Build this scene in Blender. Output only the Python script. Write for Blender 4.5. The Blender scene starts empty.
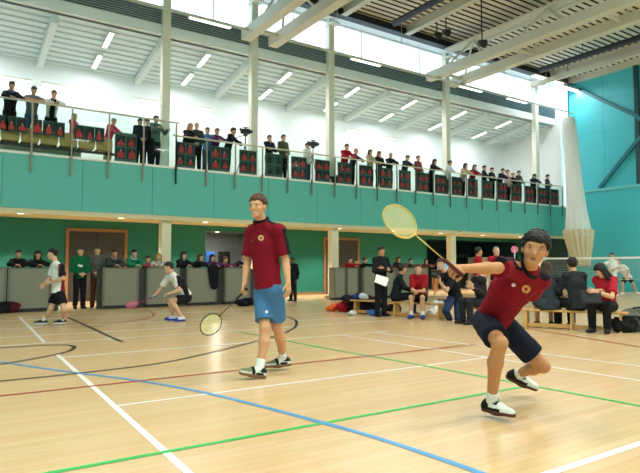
import bpy, math, random
import numpy as np
random.seed(7); np.random.seed(7)
SC = bpy.context.scene
COL = SC.collection
V3 = lambda *a: np.array(a, float)
def nrm(v):
    v = np.asarray(v, float); n = np.linalg.norm(v)
    return v / n if n > 1e-9 else V3(0, 0, 1)
# ------------------------------------------------------------------ camera geometry of the place
FPX = 570.0; YAW = math.radians(33.76); PIT = math.atan(31.5 / FPX); EYE = 1.15
CH = V3(math.sin(YAW), math.cos(YAW), 0); CR = V3(math.cos(YAW), -math.sin(YAW), 0); CZ = V3(0, 0, 1)
CF = CH * math.cos(PIT) + CZ * math.sin(PIT); CU = -CH * math.sin(PIT) + CZ * math.cos(PIT)
C0 = V3(0, 0, EYE)
def ray(x, y): return CF + CR * (x - 320) / FPX + CU * (236.5 - y) / FPX
def G(x, y, z=0.0):
    d = ray(x, y); return C0 + d * ((z - EYE) / d[2])
def PY(x, y, Y):
    d = ray(x, y); return C0 + d * (Y / d[1])
def PX(x, y, X):
    d = ray(x, y); return C0 + d * (X / d[0])
def P(x, y, dd):
    d = ray(x, y); return C0 + d * (dd / (d @ CH))
def DV(a, b, c): return nrm(CR * a + CZ * b - CH * c)     # image right, up, towards the viewer
# ------------------------------------------------------------------ materials
def lin(c):
    return tuple((x / 12.92 if x <= .04045 else ((x + .055) / 1.055) ** 2.4) for x in c)
_M = {}
def mat(name, rgb, rough=.6, metal=0.0, var=.06, scale=6.0, bump=0.0, spec=.5, coat=0.0):
    k = name
    if k in _M: return _M[k]
    m = bpy.data.materials.new(name); m.use_nodes = True; nt = m.node_tree; N = nt.nodes; L = nt.links
    b = N['Principled BSDF']; c = lin([x / 255. for x in rgb])
    b.inputs['Roughness'].default_value = rough; b.inputs['Metallic'].default_value = metal
    b.inputs['Specular IOR Level'].default_value = spec; b.inputs['Coat Weight'].default_value = coat
    tc = N.new('ShaderNodeTexCoord'); no = N.new('ShaderNodeTexNoise'); no.inputs['Scale'].default_value = scale; no.inputs['Detail'].default_value = 3
    L.new(tc.outputs['Object'], no.inputs['Vector'])
    mx = N.new('ShaderNodeMix'); mx.data_type = 'RGBA'
    mx.inputs['A'].default_value = tuple(x * (1 - var) for x in c) + (1,); mx.inputs['B'].default_value = tuple(min(1, x * (1 + var)) for x in c) + (1,)
    L.new(no.outputs['Fac'], mx.inputs['Factor']); L.new(mx.outputs['Result'], b.inputs['Base Color'])
    if bump:
        bp = N.new('ShaderNodeBump'); bp.inputs['Strength'].default_value = bump; bp.inputs['Distance'].default_value = .02
        L.new(no.outputs['Fac'], bp.inputs['Height']); L.new(bp.outputs['Normal'], b.inputs['Normal'])
    _M[k] = m; return m
def emis(name, rgb, strength):
    if name in _M: return _M[name]
    m = bpy.data.materials.new(name); m.use_nodes = True; nt = m.node_tree; nt.nodes.clear()
    e = nt.nodes.new('ShaderNodeEmission'); e.inputs['Color'].default_value = lin([x / 255. for x in rgb]) + (1,); e.inputs['Strength'].default_value = strength
    o = nt.nodes.new('ShaderNodeOutputMaterial'); nt.links.new(e.outputs[0], o.inputs[0]); _M[name] = m; return m
def glassmat(name, rgb, refl=.06):
    if name in _M: return _M[name]
    m = bpy.data.materials.new(name); m.use_nodes = True; nt = m.node_tree; nt.nodes.clear()
    t = nt.nodes.new('ShaderNodeBsdfTransparent'); t.inputs['Color'].default_value = lin([x / 255. for x in rgb]) + (1,)
    g = nt.nodes.new('ShaderNodeBsdfGlossy'); g.inputs['Roughness'].default_value = .03
    mx = nt.nodes.new('ShaderNodeMixShader'); mx.inputs[0].default_value = refl
    o = nt.nodes.new('ShaderNodeOutputMaterial'); nt.links.new(t.outputs[0], mx.inputs[1]); nt.links.new(g.outputs[0], mx.inputs[2]); nt.links.new(mx.outputs[0], o.inputs[0])
    _M[name] = m; return m
def cloth(rgb): return mat('cloth_%02x%02x%02x' % tuple(int(x) for x in rgb), rgb, .85, 0, .14, 14, .25, .2)
def skinm(rgb): return mat('skin_%02x%02x%02x' % tuple(int(x) for x in rgb), rgb, .5, 0, .05, 20, 0, .35)
def hairm(rgb): return mat('hair_%02x%02x%02x' % tuple(int(x) for x in rgb), rgb, .5, 0, .35, 60, .5, .4)
# ------------------------------------------------------------------ mesh builder
class MB:
    def __init__(s): s.v = []; s.f = []; s.m = []; s.n = 0
    def add(s, V, F, mi=0):
        V = np.asarray(V, float).reshape(-1, 3); s.v.append(V)
        F = [tuple(int(i) + s.n for i in f) for f in F]; s.f += F
        s.m += (list(mi) if hasattr(mi, '__len__') else [mi] * len(F)); s.n += len(V); return s
    def hexa(s, p, mi=0):   # 8 corners: bottom 4 ccw, top 4 ccw
        return s.add(p, [(3, 2, 1, 0), (4, 5, 6, 7), (0, 1, 5, 4), (1, 2, 6, 5), (2, 3, 7, 6), (3, 0, 4, 7)], mi)
    def box(s, lo, hi, mi=0):
        (a, b, c), (d, e, f) = lo, hi
        return s.hexa([(a, b, c), (d, b, c), (d, e, c), (a, e, c), (a, b, f), (d, b, f), (d, e, f), (a, e, f)], mi)
    def obox(s, c, sz, ax=V3(1, 0, 0), up=V3(0, 0, 1), mi=0):   # oriented box
        x = nrm(ax); y = nrm(np.cross(up, x)); z = np.cross(x, y); c = np.asarray(c, float); h = np.array(sz) / 2.
        q = [(-1, -1, -1), (1, -1, -1), (1, 1, -1), (-1, 1, -1), (-1, -1, 1), (1, -1, 1), (1, 1, 1), (-1, 1, 1)]
        return s.hexa([c + x * h[0] * i + y * h[1] * j + z * h[2] * k for i, j, k in q], mi)
    def beam(s, a, b, w, h, mi=0, up=V3(0, 0, 1)):
        a = np.asarray(a, float); b = np.asarray(b, float)
        return s.obox((a + b) / 2, (np.linalg.norm(b - a), w, h), b - a, up, mi)
    def tube(s, pts, r, n=8, mi=0, closed=False, caps=True):
        pts = [np.asarray(p, float) for p in pts]; k = len(pts); rr = r if hasattr(r, '__len__') else [r] * k
        tg = []
        for i in range(k):
            if closed: t = pts[(i + 1) % k] - pts[i - 1]
            else: t = pts[min(i + 1, k - 1)] - pts[max(i - 1, 0)]
            tg.append(nrm(t))
        u = nrm(np.cross(tg[0], V3(0, 0, 1) if abs(tg[0][2]) < .9 else V3(1, 0, 0)))
        V = []
        for i in range(k):
            u = nrm(u - tg[i] * (u @ tg[i])); w = np.cross(tg[i], u)
            for j in range(n):
                a = 2 * math.pi * j / n; V.append(pts[i] + (u * math.cos(a) + w * math.sin(a)) * rr[i])
        F = []
        for i in range(k if closed else k - 1):
            i2 = (i + 1) % k
            for j in range(n):
                j2 = (j + 1) % n; F.append((i * n + j, i * n + j2, i2 * n + j2, i2 * n + j))
        if caps and not closed: F.append(tuple(range(n - 1, -1, -1))); F.append(tuple((k - 1) * n + j for j in range(n)))
        return s.add(V, F, mi)
    def ell(s, c, ax, mi=0, nu=10, nv=7):   # ax: three axis vectors with radii
        c = np.asarray(c, float); ax = [np.asarray(a, float) for a in ax]; V = [c + ax[2]]
        for i in range(1, nv):
            t = math.pi * i / nv
            for j in range(nu):
                a = 2 * math.pi * j / nu
                V.append(c + ax[0] * math.sin(t) * math.cos(a) + ax[1] * math.sin(t) * math.sin(a) + ax[2] * math.cos(t))
        V.append(c - ax[2]); F = [(0, 1 + j, 1 + (j + 1) % nu) for j in range(nu)]
        for i in range(nv - 2):
            for j in range(nu):
                a = 1 + i * nu; b = a + nu; F.append((a + j, b + j, b + (j + 1) % nu, a + (j + 1) % nu))
        a = 1 + (nv - 2) * nu; F += [(a + j, len(V) - 1, a + (j + 1) % nu) for j in range(nu)]
        return s.add(V, F, mi)
    def strip(s, pts, w, z=0.0, mi=0):      # flat band on the floor
        pts = [np.array((p[0], p[1], 0.)) for p in pts]; V = []
        for i in range(len(pts)):
            t = nrm(pts[min(i + 1, len(pts) - 1)] - pts[max(0, i - 1)]); q = V3(-t[1], t[0], 0) * w / 2
            V += [pts[i] + q + V3(0, 0, z), pts[i] - q + V3(0, 0, z)]
        return s.add(V, [(2 * i, 2 * i + 1, 2 * i + 3, 2 * i + 2) for i in range(len(pts) - 1)], mi)
    def build(s, name, mats, parent=None, smooth=False, bevel=0.0, org=None):
        me = bpy.data.meshes.new(name); V = np.vstack(s.v)
        o_ = org if org is not None else (np.array(ROOT[parent.name]) if parent is not None else None)
        if o_ is not None: V = V - o_
        me.from_pydata(V.tolist(), [], s.f)
        for m in (mats if isinstance(mats, (list, tuple)) else [mats]): me.materials.append(m)
        if any(s.m): me.polygons.foreach_set('material_index', s.m)
        if smooth: me.polygons.foreach_set('use_smooth', [True] * len(me.polygons))
        me.update(); o = bpy.data.objects.new(name, me); COL.objects.link(o)
        if parent is not None: o.parent = parent; ROOT[o.name] = ROOT[parent.name]
        elif org is not None: o.location = org; ROOT[o.name] = tuple(org)
        else: ROOT[o.name] = (0, 0, 0)
        if bevel:
            b = o.modifiers.new('edge', 'BEVEL'); b.width = bevel; b.segments = 2; b.limit_method = 'ANGLE'
        return o
ROOT = {}
def tag(o, label, cat=None, group=None, kind=None):
    o['label'] = label
    if cat: o['category'] = cat
    if group: o['group'] = group
    if kind: o['kind'] = kind
    return o
def thing(name, label, cat, loc, group=None):
    o = bpy.data.objects.new(name, None); COL.objects.link(o); o.location = tuple(float(x) for x in loc); o.empty_display_size = .1
    ROOT[o.name] = tuple(float(x) for x in loc); return tag(o, label, cat, group)
def struct(name, mb, mats, label, cat, bevel=0.0, smooth=False, group=None):
    o = mb.build(name, mats, None, smooth, bevel); return tag(o, label, cat, group, 'structure')
def copy_tree(root, loc, label=None, rz=0.0):
    r = root.copy(); COL.objects.link(r); r.location = loc; r.rotation_euler = (0, 0, rz); ROOT[r.name] = tuple(loc)
    if label: r['label'] = label
    for ch in list(root.children):
        c = ch.copy(); COL.objects.link(c); c.parent = r
        for g in ch.children:
            d = g.copy(); COL.objects.link(d); d.parent = c
    return r
# ------------------------------------------------------------------ smooth solids on a grid
class SDF:
    def __init__(s): s.p = []
    def rc(s, a, b, ra, rb, flat=None, fs=1.0, cuts=(), k=.03):
        s.p.append(('rc', np.asarray(a, float), np.asarray(b, float), ra, rb, None if flat is None else nrm(flat), fs, cuts, k)); return s
    def el(s, c, ax, rad, cuts=(), k=.03):
        s.p.append(('el', np.asarray(c, float), np.array([nrm(a) for a in ax]), np.array(rad, float), None, None, None, cuts, k)); return s
    def mesh(s, vox):
        lo = []; hi = []
        for q in s.p:
            if q[0] == 'rc':
                r = max(q[3], q[4]); lo.append(np.minimum(q[1], q[2]) - r); hi.append(np.maximum(q[1], q[2]) + r)
            else:
                e = np.sqrt(((q[2] * q[3][:, None]) ** 2).sum(0)); lo.append(q[1] - e); hi.append(q[1] + e)
        B0 = np.min(lo, 0) - 3 * vox; B1 = np.max(hi, 0) + 3 * vox
        n = np.ceil((B1 - B0) / vox).astype(int) + 1
        f = np.full(n, .5, np.float32)
        X = [B0[i] + vox * np.arange(n[i]) for i in range(3)]
        for q, l, h in zip(s.p, lo, hi):
            k = q[8]; mg = k + 2.5 * vox
            i0 = np.maximum(0, np.floor((l - mg - B0) / vox).astype(int)); i1 = np.minimum(n, np.ceil((h + mg - B0) / vox).astype(int) + 1)
            sl = tuple(slice(a, b) for a, b in zip(i0, i1))
            gx, gy, gz = np.meshgrid(*[X[i][sl[i]] for i in range(3)], indexing='ij', sparse=True)
            sh = tuple(i1 - i0)
            Pt = np.empty(sh + (3,), np.float32); Pt[..., 0] = gx; Pt[..., 1] = gy; Pt[..., 2] = gz
            if q[0] == 'rc':
                a, b, ra, rb, nn, fs = q[1:7]; p = Pt - a.astype(np.float32); ba = b - a; sc = 1.0
                if nn is not None:
                    p = p + (p @ nn.astype(np.float32))[..., None] * (nn * (1 / fs - 1)).astype(np.float32); ba = ba + nn * ((ba @ nn) * (1 / fs - 1)); sc = .5 + .5 * fs
                L2 = max(ba @ ba, 1e-9); t = np.clip((p @ ba.astype(np.float32)) / L2, 0, 1)
                d = (np.sqrt(((p - t[..., None] * ba.astype(np.float32)) ** 2).sum(-1)) - (ra + (rb - ra) * t)) * sc
            else:
                p = (Pt - q[1].astype(np.float32)) @ q[2].T.astype(np.float32); r = q[3].astype(np.float32)
                k0 = np.sqrt(((p / r) ** 2).sum(-1)); k1 = np.sqrt(((p / r ** 2) ** 2).sum(-1)) + 1e-6; d = k0 * (k0 - 1) / k1
            for c, nv in q[7]: d = np.maximum(d, (Pt - np.asarray(c, np.float32)) @ nrm(nv).astype(np.float32))
            g = f[sl]
            if k > 0:
                hh = np.maximum(k - np.abs(g - d), 0) / k; f[sl] = np.minimum(g, d) - hh * hh * k * .25
            else: f[sl] = np.minimum(g, d)
        return nets(f, B0, vox)
def nets(f, B0, vox):
    ins = f < 0; n = np.array(f.shape) - 1
    cs = [(i, j, k) for i in (0, 1) for j in (0, 1) for k in (0, 1)]
    cnt = np.zeros(n, np.int8)
    for i, j, k in cs: cnt += ins[i:n[0] + i, j:n[1] + j, k:n[2] + k]
    act = np.argwhere((cnt > 0) & (cnt < 8))
    idx = -np.ones(n, np.int64); idx[tuple(act.T)] = np.arange(len(act))
    vals = np.stack([f[act[:, 0] + i, act[:, 1] + j, act[:, 2] + k] for i, j, k in cs], 1); cc = np.array(cs, float)
    S = np.zeros((len(act), 3)); W = np.zeros(len(act))
    for a in range(8):
        for b in range(a + 1, 8):
            if np.abs(cc[a] - cc[b]).sum() != 1: continue
            va, vb = vals[:, a], vals[:, b]; mk = (va < 0) != (vb < 0); t = np.where(mk, va / np.where(mk, va - vb, 1), 0)
            S += np.where(mk[:, None], cc[a] + t[:, None] * (cc[b] - cc[a]), 0); W += mk
    V = B0 + (act + S / W[:, None]) * vox
    Fs = []
    for ax in range(3):
        u, w = [(1, 2), (2, 0), (0, 1)][ax]
        s0 = [slice(1, -1)] * 3; s1 = [slice(1, -1)] * 3; s0[ax] = slice(0, -1); s1[ax] = slice(1, None)
        a, b = ins[tuple(s0)], ins[tuple(s1)]; e = np.argwhere(a != b); 
        if len(e) == 0: continue
        flip = ins[tuple(s0)][tuple(e.T)]
        base = e.copy(); base[:, [i for i in range(3) if i != ax]] += 1
        def at(du, dw):
            q = base.copy(); q[:, u] += du; q[:, w] += dw; return idx[tuple(q.T)]
        q = np.stack([at(-1, -1), at(0, -1), at(0, 0), at(-1, 0)], 1)
        q[~flip] = q[~flip][:, ::-1]; Fs.append(q)
    return V, np.vstack(Fs)
def solid(name, sdf, vox, mats, parent, pred=None, extra=None, relax=0):
    V, F = sdf.mesh(vox); mb = MB(); mi = 0
    if pred is not None: mi = np.asarray(pred(V[F].mean(1))).astype(int).tolist()
    mb.add(V, F.tolist(), mi)
    if extra is not None:
        for (v, ff, m) in extra: mb.add(v, ff, m)
    return mb.build(name, mats, parent, smooth=True)
HALL_W = 272.0; DOWN_W = 480.0; GAL_W = 62.0
# ------------------------------------------------------------------ camera, world, lights
cam = bpy.data.cameras.new('camera'); co = bpy.data.objects.new('camera', cam); COL.objects.link(co); SC.camera = co
from mathutils import Matrix, Vector
M = Matrix(((CR[0], CU[0], -CF[0]), (CR[1], CU[1], -CF[1]), (CR[2], CU[2], -CF[2]))).to_4x4(); M.translation = Vector(C0); co.matrix_world = M
cam.sensor_fit = 'HORIZONTAL'; cam.sensor_width = 36; cam.lens = 36 * FPX / 640; cam.clip_end = 200; cam.clip_start = .05
w = bpy.data.worlds.new('sky'); SC.world = w; w.use_nodes = True
bg = w.node_tree.nodes['Background']; bg.inputs[0].default_value = (.86, .95, 1, 1); bg.inputs[1].default_value = 3.0
SC.view_settings.view_transform = 'Standard'; SC.view_settings.look = 'None'; SC.view_settings.gamma = 1; SC.view_settings.exposure = 0.0
try: SC.cycles.use_denoising = True; SC.cycles.max_bounces = 6; SC.cycles.diffuse_bounces = 4; SC.cycles.transparent_max_bounces = 16
except Exception: pass
def area(loc, sx, sy, power, col=(1, 1, 1), spread=math.pi, tilt=None):
    l = bpy.data.lights.new('lamp_light', 'AREA'); l.shape = 'RECTANGLE'; l.size = sx; l.size_y = sy; l.energy = power; l.color = col; l.spread = spread
    o = bpy.data.objects.new('lamp_light', l); COL.objects.link(o); o.location = tuple(float(x) for x in loc)
    if tilt is not None: o.rotation_euler = tilt
    return o
XL, XR, YB, YF, YG = -7.0, 28.0, -10.0, 18.0, 22.0      # hall: left wall, end wall, wall behind, gallery front, gallery back
ZS0, ZS1, ZR = 2.86, 4.4, 11.37
m_teal = mat('teal_paint', (94, 186, 176), .5, var=.03, scale=1.5)
m_blue = mat('blue_paint', (76, 198, 210), .5, var=.04, scale=1.2)
m_green = mat('green_paint', (24, 114, 96), .55, var=.03)
m_white = mat('white_plaster', (236, 241, 243), .7, var=.02)
m_cream = mat('cream_paint', (222, 208, 168), .6, var=.03)
m_col = mat('column_paint', (232, 228, 214), .5, var=.03)
m_steel = mat('white_steel', (214, 212, 198), .45, var=.05)
m_dark = mat('dark_steel', (40, 42, 46), .5, .3)
m_grey = mat('grey_board', (132, 130, 112), .6, var=.05)
m_black = mat('black_trim', (26, 27, 28), .5)
m_wood = mat('pine_wood', (216, 168, 98), .45, var=.15, scale=9)
m_oak = mat('oak_trim', (150, 110, 66), .5, var=.15, scale=9)
m_brass = mat('bronze_post', (128, 118, 96), .35, .6)
m_glass = glassmat('clear_glass', (240, 250, 248), .004)
# ------------------------------------------------------------------ floor with its painted lines
def floor_material():
    m = bpy.data.materials.new('maple_strips'); m.use_nodes = True; nt = m.node_tree; N = nt.nodes; L = nt.links; b = N['Principled BSDF']
    tc = N.new('ShaderNodeTexCoord'); br = N.new('ShaderNodeTexBrick'); br.inputs['Scale'].default_value = 1.0
    br.inputs['Color1'].default_value = lin((.90, .77, .585)) + (1,); br.inputs['Color2'].default_value = lin((.87, .73, .525)) + (1,); br.inputs['Mortar'].default_value = lin((.80, .66, .45)) + (1,)
    br.inputs['Brick Width'].default_value = 1.9; br.inputs['Row Height'].default_value = .085; br.inputs['Mortar Size'].default_value = .002; br.offset = .37
    L.new(tc.outputs['Object'], br.inputs['Vector'])
    no = N.new('ShaderNodeTexNoise'); no.inputs['Scale'].default_value = 1.3; no.inputs['Detail'].default_value = 4
    mp = N.new('ShaderNodeMapping'); mp.inputs['Scale'].default_value = (.5, 6, 1); L.new(tc.outputs['Object'], mp.inputs['Vector']); L.new(mp.outputs['Vector'], no.inputs['Vector'])
    mx = N.new('ShaderNodeMix'); mx.data_type = 'RGBA'; mx.blend_type = 'MULTIPLY'; mx.inputs['Factor'].default_value = .18
    L.new(br.outputs['Color'], mx.inputs['A']); L.new(no.outputs['Color'], mx.inputs['B']); L.new(mx.outputs['Result'], b.inputs['Base Color'])
    b.inputs['Roughness'].default_value = .25; b.inputs['Specular IOR Level'].default_value = .5
    bp = N.new('ShaderNodeBump'); bp.inputs['Strength'].default_value = .04; bp.inputs['Distance'].default_value = .01; L.new(no.outputs['Fac'], bp.inputs['Height']); L.new(bp.outputs['Normal'], b.inputs['Normal'])
    return m
pt = lambda n, c: mat(n, c, .3, var=.03)
fm = [floor_material(), pt('line_white', (246, 246, 240)), pt('line_green', (40, 185, 80)), pt('line_blue', (70, 150, 205)), pt('line_red', (172, 26, 30)), pt('line_black', (26, 26, 34))]
fl = MB(); fl.add([(XL, YB, 0), (XR, YB, 0), (XR, 25, 0), (XL, 25, 0)], [(0, 1, 2, 3)], 0)
_z = [.0012]
def line(pts, mi, wd=.045, smooth=False):
    _z[0] += .0001
    if smooth:
        Q = [np.array(p, float) for p in pts]; out = []
        for i in range(len(Q) - 1):
            p0, p1, p2, p3 = Q[max(i - 1, 0)], Q[i], Q[i + 1], Q[min(i + 2, len(Q) - 1)]
            for t in np.linspace(0, 1, 7)[:-1]:
                out.append(.5 * (2 * p1 + (p2 - p0) * t + (2 * p0 - 5 * p1 + 4 * p2 - p3) * t * t + (3 * p1 - p0 - 3 * p2 + p3) * t ** 3))
        pts = out + [Q[-1]]
    fl.strip(pts, wd, _z[0], mi)
line([(1.15, 1.2), (1.35, 8.3)], 1, .05); line([(1.40, 9.8), (1.62, 15.2)], 1, .05)
line([(1.27, 4.96), (6.75, 4.96)], 1, .04); line([(1.3, 8.0), (6.85, 8.0)], 1, .05); line([(5.78, 8.0), (6.05, 2.0)], 1, .04); line([(6.52, 8.0), (6.98, 2.0)], 1, .04)
line([(2.2, 2.0), (8.0, 2.0)], 1, .055)
line([(-2, 9.65), (9, 9.65)], 1, .05); line([(-2, 10.9), (9, 10.6)], 1, .05); line([(-2, 12.4), (9, 12.0)], 1, .05); line([(-2, 14.2), (9, 14.2)], 1, .05)
line([(10.5, 11.8), (26, 11.8)], 1, .04); line([(12, 8.6), (26, 8.6)], 1, .04); line([(15.5, 5), (15.5, 15)], 1, .04); line([(22.6, 5), (22.6, 15)], 1, .04); line([(25.6, 5), (25.6, 15)], 1, .04)
line([(.2, 3.56), (4.84, 3.56)], 2, .05); line([(4.62, 7.2), (4.79, 5.0), (4.86, 3.45), (4.95, 1.5)], 2, .05); line([tuple(G(238, 331.5)[:2]), tuple(G(322, 347.5)[:2])], 2, .05)
line([(.2, 9.1), (.84, 7.67), (1.24, 6.85), (1.72, 5.95), (2.1, 4.95), (2.4, 3.62), (2.53, 2.8), (2.6, 1.4)], 3, .055, True)
line([(-1, 5.92), (6.75, 5.9)], 4, .048); line([(1.6, 12.3), (2.04, 12.35), (3.3, 12.5), (4.3, 13.6), (4.75, 15.3)], 4, .05, True)
line([(9.35, 14.2), (9.7, 11.5), (9.75, 9.3), (9.3, 6.8), (8.5, 4.3)], 4, .05, True)
line([(2.55, 14.5), (2.41, 9.15)], 5, .06); line([(2.15, 11.9), (2.75, 11.9)], 5, .06)
line([(-1.0, 6.72), (.56, 6.68), (1.54, 6.73), (2.47, 6.95), (4.01, 7.94), (5.17, 8.85), (6.08, 9.95), (6.8, 11.4), (7.0, 13.2), (6.8, 14.0)], 5, .055, True)
line([(0.2, 9.55), (.77, 9.45), (1.4, 9.38), (1.68, 9.1), (1.55, 8.57), (1.13, 8.15), (.3, 7.6)], 5, .06, True)
struct('floor', fl, fm, 'pale maple sports hall floor with coloured court lines', 'floor')
# ------------------------------------------------------------------ hall shell
struct('wall_left', MB().box((XL - .2, YB, 0), (XL, 25, ZR)), m_blue, 'blue painted side wall of the hall', 'wall')
struct('wall_back', MB().box((XL, YB - .2, 0), (XR, YB, ZR)), m_blue, 'blue painted wall behind the near court', 'wall')
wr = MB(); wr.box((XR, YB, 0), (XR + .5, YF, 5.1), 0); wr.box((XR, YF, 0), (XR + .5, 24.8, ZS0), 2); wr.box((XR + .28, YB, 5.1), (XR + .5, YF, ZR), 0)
for y in np.arange(-8, 18, 3.0): wr.box((XR + .272, y, 5.1), (XR + .282, y + .012, ZR), 1)
for z in (6.6, 8.2, 9.8): wr.box((XR + .272, YB, z), (XR + .282, YF, z + .012), 1)
for z in (1.7, 3.4): wr.box((XR - .006, YB, z), (XR + .01, YF, z + .01), 1)
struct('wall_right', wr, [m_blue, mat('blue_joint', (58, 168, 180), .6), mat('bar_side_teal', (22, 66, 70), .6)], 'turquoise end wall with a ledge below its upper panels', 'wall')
struct('trim_1', MB().box((XR - .06, YB, 5.08), (XR + .3, YF, 5.2)), mat('ledge_blue', (120, 205, 210), .5), 'pale turquoise ledge along the end wall', 'ledge')
m_brace = mat('brace_teal', (38, 120, 132), .5)
struct('column', MB().box((XR + .12, 14.15, 5.2), (XR + .28, 14.35, ZR)), mat('column_dark_teal', (24, 70, 78), .5), 'dark steel column against the turquoise end wall', 'column')
for a, b, lb in [((XR + .16, 16.25, 5.25), (XR + .16, 14.3, 7.3), 'turquoise diagonal brace rising from the ledge on the end wall'), ((XR + .16, 17.7, 11.0), (XR + .16, 14.3, 8.6), 'turquoise diagonal brace under the roof on the end wall')]:
    mb = MB(); mb.beam(a, b, .16, .16); mb.beam(b, (b[0], b[1] - 4, b[2] + (b[2] - a[2]) * 1.7), .16, .16); struct('brace', mb, m_brace, lb, 'brace')
# roof deck: ribbed sheet, ribs along X
dk = MB(); y = 17.85; per = .30
while y > YB:
    a, b, c_, d = y, y - .195, y - .215, y - .28
    for (q0, z0, q1, z1, mi) in [(a, ZR, b, ZR, 0), (b, ZR, c_, ZR + .06, 1), (c_, ZR + .06, d, ZR + .06, 1), (d, ZR + .06, y - per, ZR, 1)]:
        dk.add([(XL, q0, z0), (XR + .5, q0, z0), (XR + .5, q1, z1), (XL, q1, z1)], [(0, 1, 2, 3)], mi)
    y -= per
dk.box((XL, YB, ZR + .14), (XR + .5, 17.9, ZR + .2), 1)
struct('ceiling', dk, [mat('deck_pale', (226, 222, 210), .5, var=.06, scale=1), mat('deck_groove', (74, 62, 54), .8)], 'ribbed metal roof deck with dark grooves', 'ceiling')
eb = MB(); eb.box((XL, 17.72, ZR - .30), (XR + .3, 17.9, ZR + .2), 0); eb.box((XL, 17.60, ZR - .34), (XR + .3, 17.95, ZR - .30), 0)
struct('roof_edge_beam', eb, m_dark, 'dark steel edge beam along the roof above the clerestory', 'beam')
# colX = [-.55, 2.8, 6.15, 9.45, 12.9, 19.5, 26.2]
m_rafter = mat('rafter_paint', (206, 206, 194), .45, var=.05)
for i, x in enumerate([-.55, 2.8, 6.15, 9.45, 12.9, 16.2, 19.5, 22.8, 26.2]):
    mb = MB(); mb.box((x - .13, YB, ZR - .36), (x + .13, 17.6, ZR - .33)); mb.box((x - .02, YB, ZR - .33), (x + .02, 17.6, ZR - .03)); mb.box((x - .13, YB, ZR - .03), (x + .13, 17.6, ZR - .005))
    struct('rafter_beam', mb, m_rafter, 'pale steel rafter under the ribbed roof, number %s from the end wall' % ['nine', 'eight', 'seven', 'six', 'five', 'four', 'three', 'two', 'one'][i], 'beam')
def truss(x0, x1, z0, lbl, wd=.36):
    mb = MB(); xm = (x0 + x1) / 2; zt = ZR - .5
    for x in (x0, x1): mb.box((x - wd / 2, YB, z0 - wd / 2), (x + wd / 2, 18.1, z0 + wd / 2))
    mb.box((xm - .26, YB, zt - .04), (xm + .26, 17.6, zt + .04))
    n = 0; y = 17.4
    while y > YB + 3:
        for x in (x0, x1): mb.tube([(x, y, z0), (xm, y - 1.2, zt)], .045, 8); mb.tube([(xm, y - 1.2, zt), (x, y - 2.4, z0)], .045, 8)
        mb.box((x0, y - .05, z0 - .05), (x1, y + .05, z0 + .05)); y -= 3.6
    struct('truss_beam', mb, m_steel, lbl, 'truss')
truss(8.9, 10.0, 9.45, 'pale steel roof truss nearer the left, meeting the second tall column')
truss(17.95, 19.45, 9.65, 'pale steel roof truss near the end wall with two lower chords')
mb = MB(); mb.box((24.5, YB, 10.25), (24.72, 17.6, 10.45)); struct('roof_beam', mb, m_steel, 'white box beam under the roof next to the end wall', 'beam')
mb = MB(); mb.box((XR + .0, YB, ZR - .28), (XR + .28, 17.9, ZR)); struct('roof_beam', mb, m_steel, 'cream beam along the top of the turquoise end wall', 'beam')
for (x, z, l) in [(14.6, 10.75, 'dark ventilation tube hanging under the roof beside the spotlights'), (23.9, 10.7, 'dark ventilation tube under the roof near the end wall')]:
    t = MB(); t.tube([(x, 16.6, z), (x, -8, z)], .13, 10)
    for y in np.arange(-6, 16, 3.4): t.tube([(x, y, z), (x, y, ZR)], .012, 5)
    tag(t.build('ventilation_duct', m_dark, None, True), l, 'duct')
# ------------------------------------------------------------------ clerestory and lintels over the gallery
def wall_z(name, z0, z1, m, lb, cat, y0=18.62, y1=18.8):
    return struct(name, MB().box((XL, y0, z0), (XR + .3, y1, z1)), m, lb, cat)
wall_z('beam', 9.02, 9.36, m_white, 'white lintel beam over the open gallery front', 'beam')
lv = MB(); lv.box((XL, 18.74, 9.36), (XR + .3, 18.78, 9.92), 1)
for k in range(7): lv.beam((XL, 18.68, 9.40 + .08 * k), (XR + .3, 18.68, 9.40 + .08 * k), .10, .018, 0, V3(0, -.5, 1))
struct('trim_2', lv, [mat('louvre_pale', (176, 196, 204), .4, .2), mat('louvre_back', (96, 120, 134), .7)], 'grey louvred band below the clerestory glazing', 'louvre')
wg = MB()
wg.box((XL, 18.69, 9.92), (XR + .3, 18.70, ZR - .2), 1)
for x in np.arange(-5.5, 28, 3.35): wg.box((x - .018, 18.66, 9.92), (x + .018, 18.73, ZR - .2), 0)
wg.box((XL, 18.64, 9.92), (XR + .3, 18.75, 9.98), 0); wg.box((XL, 18.64, ZR - .26), (XR + .3, 18.75, ZR - .2), 0)
struct('window_1', wg, [mat('mullion_white', (235, 238, 238), .4), glassmat('clerestory_glass', (246, 252, 255), .04)], 'long clerestory window full of white daylight above the gallery', 'window')
struct('trim_4', MB().box((XL, 17.9, ZR - .2), (XR + .3, 18.8, ZR - .1)), m_white, 'white soffit strip between roof edge and clerestory', 'soffit')
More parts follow.
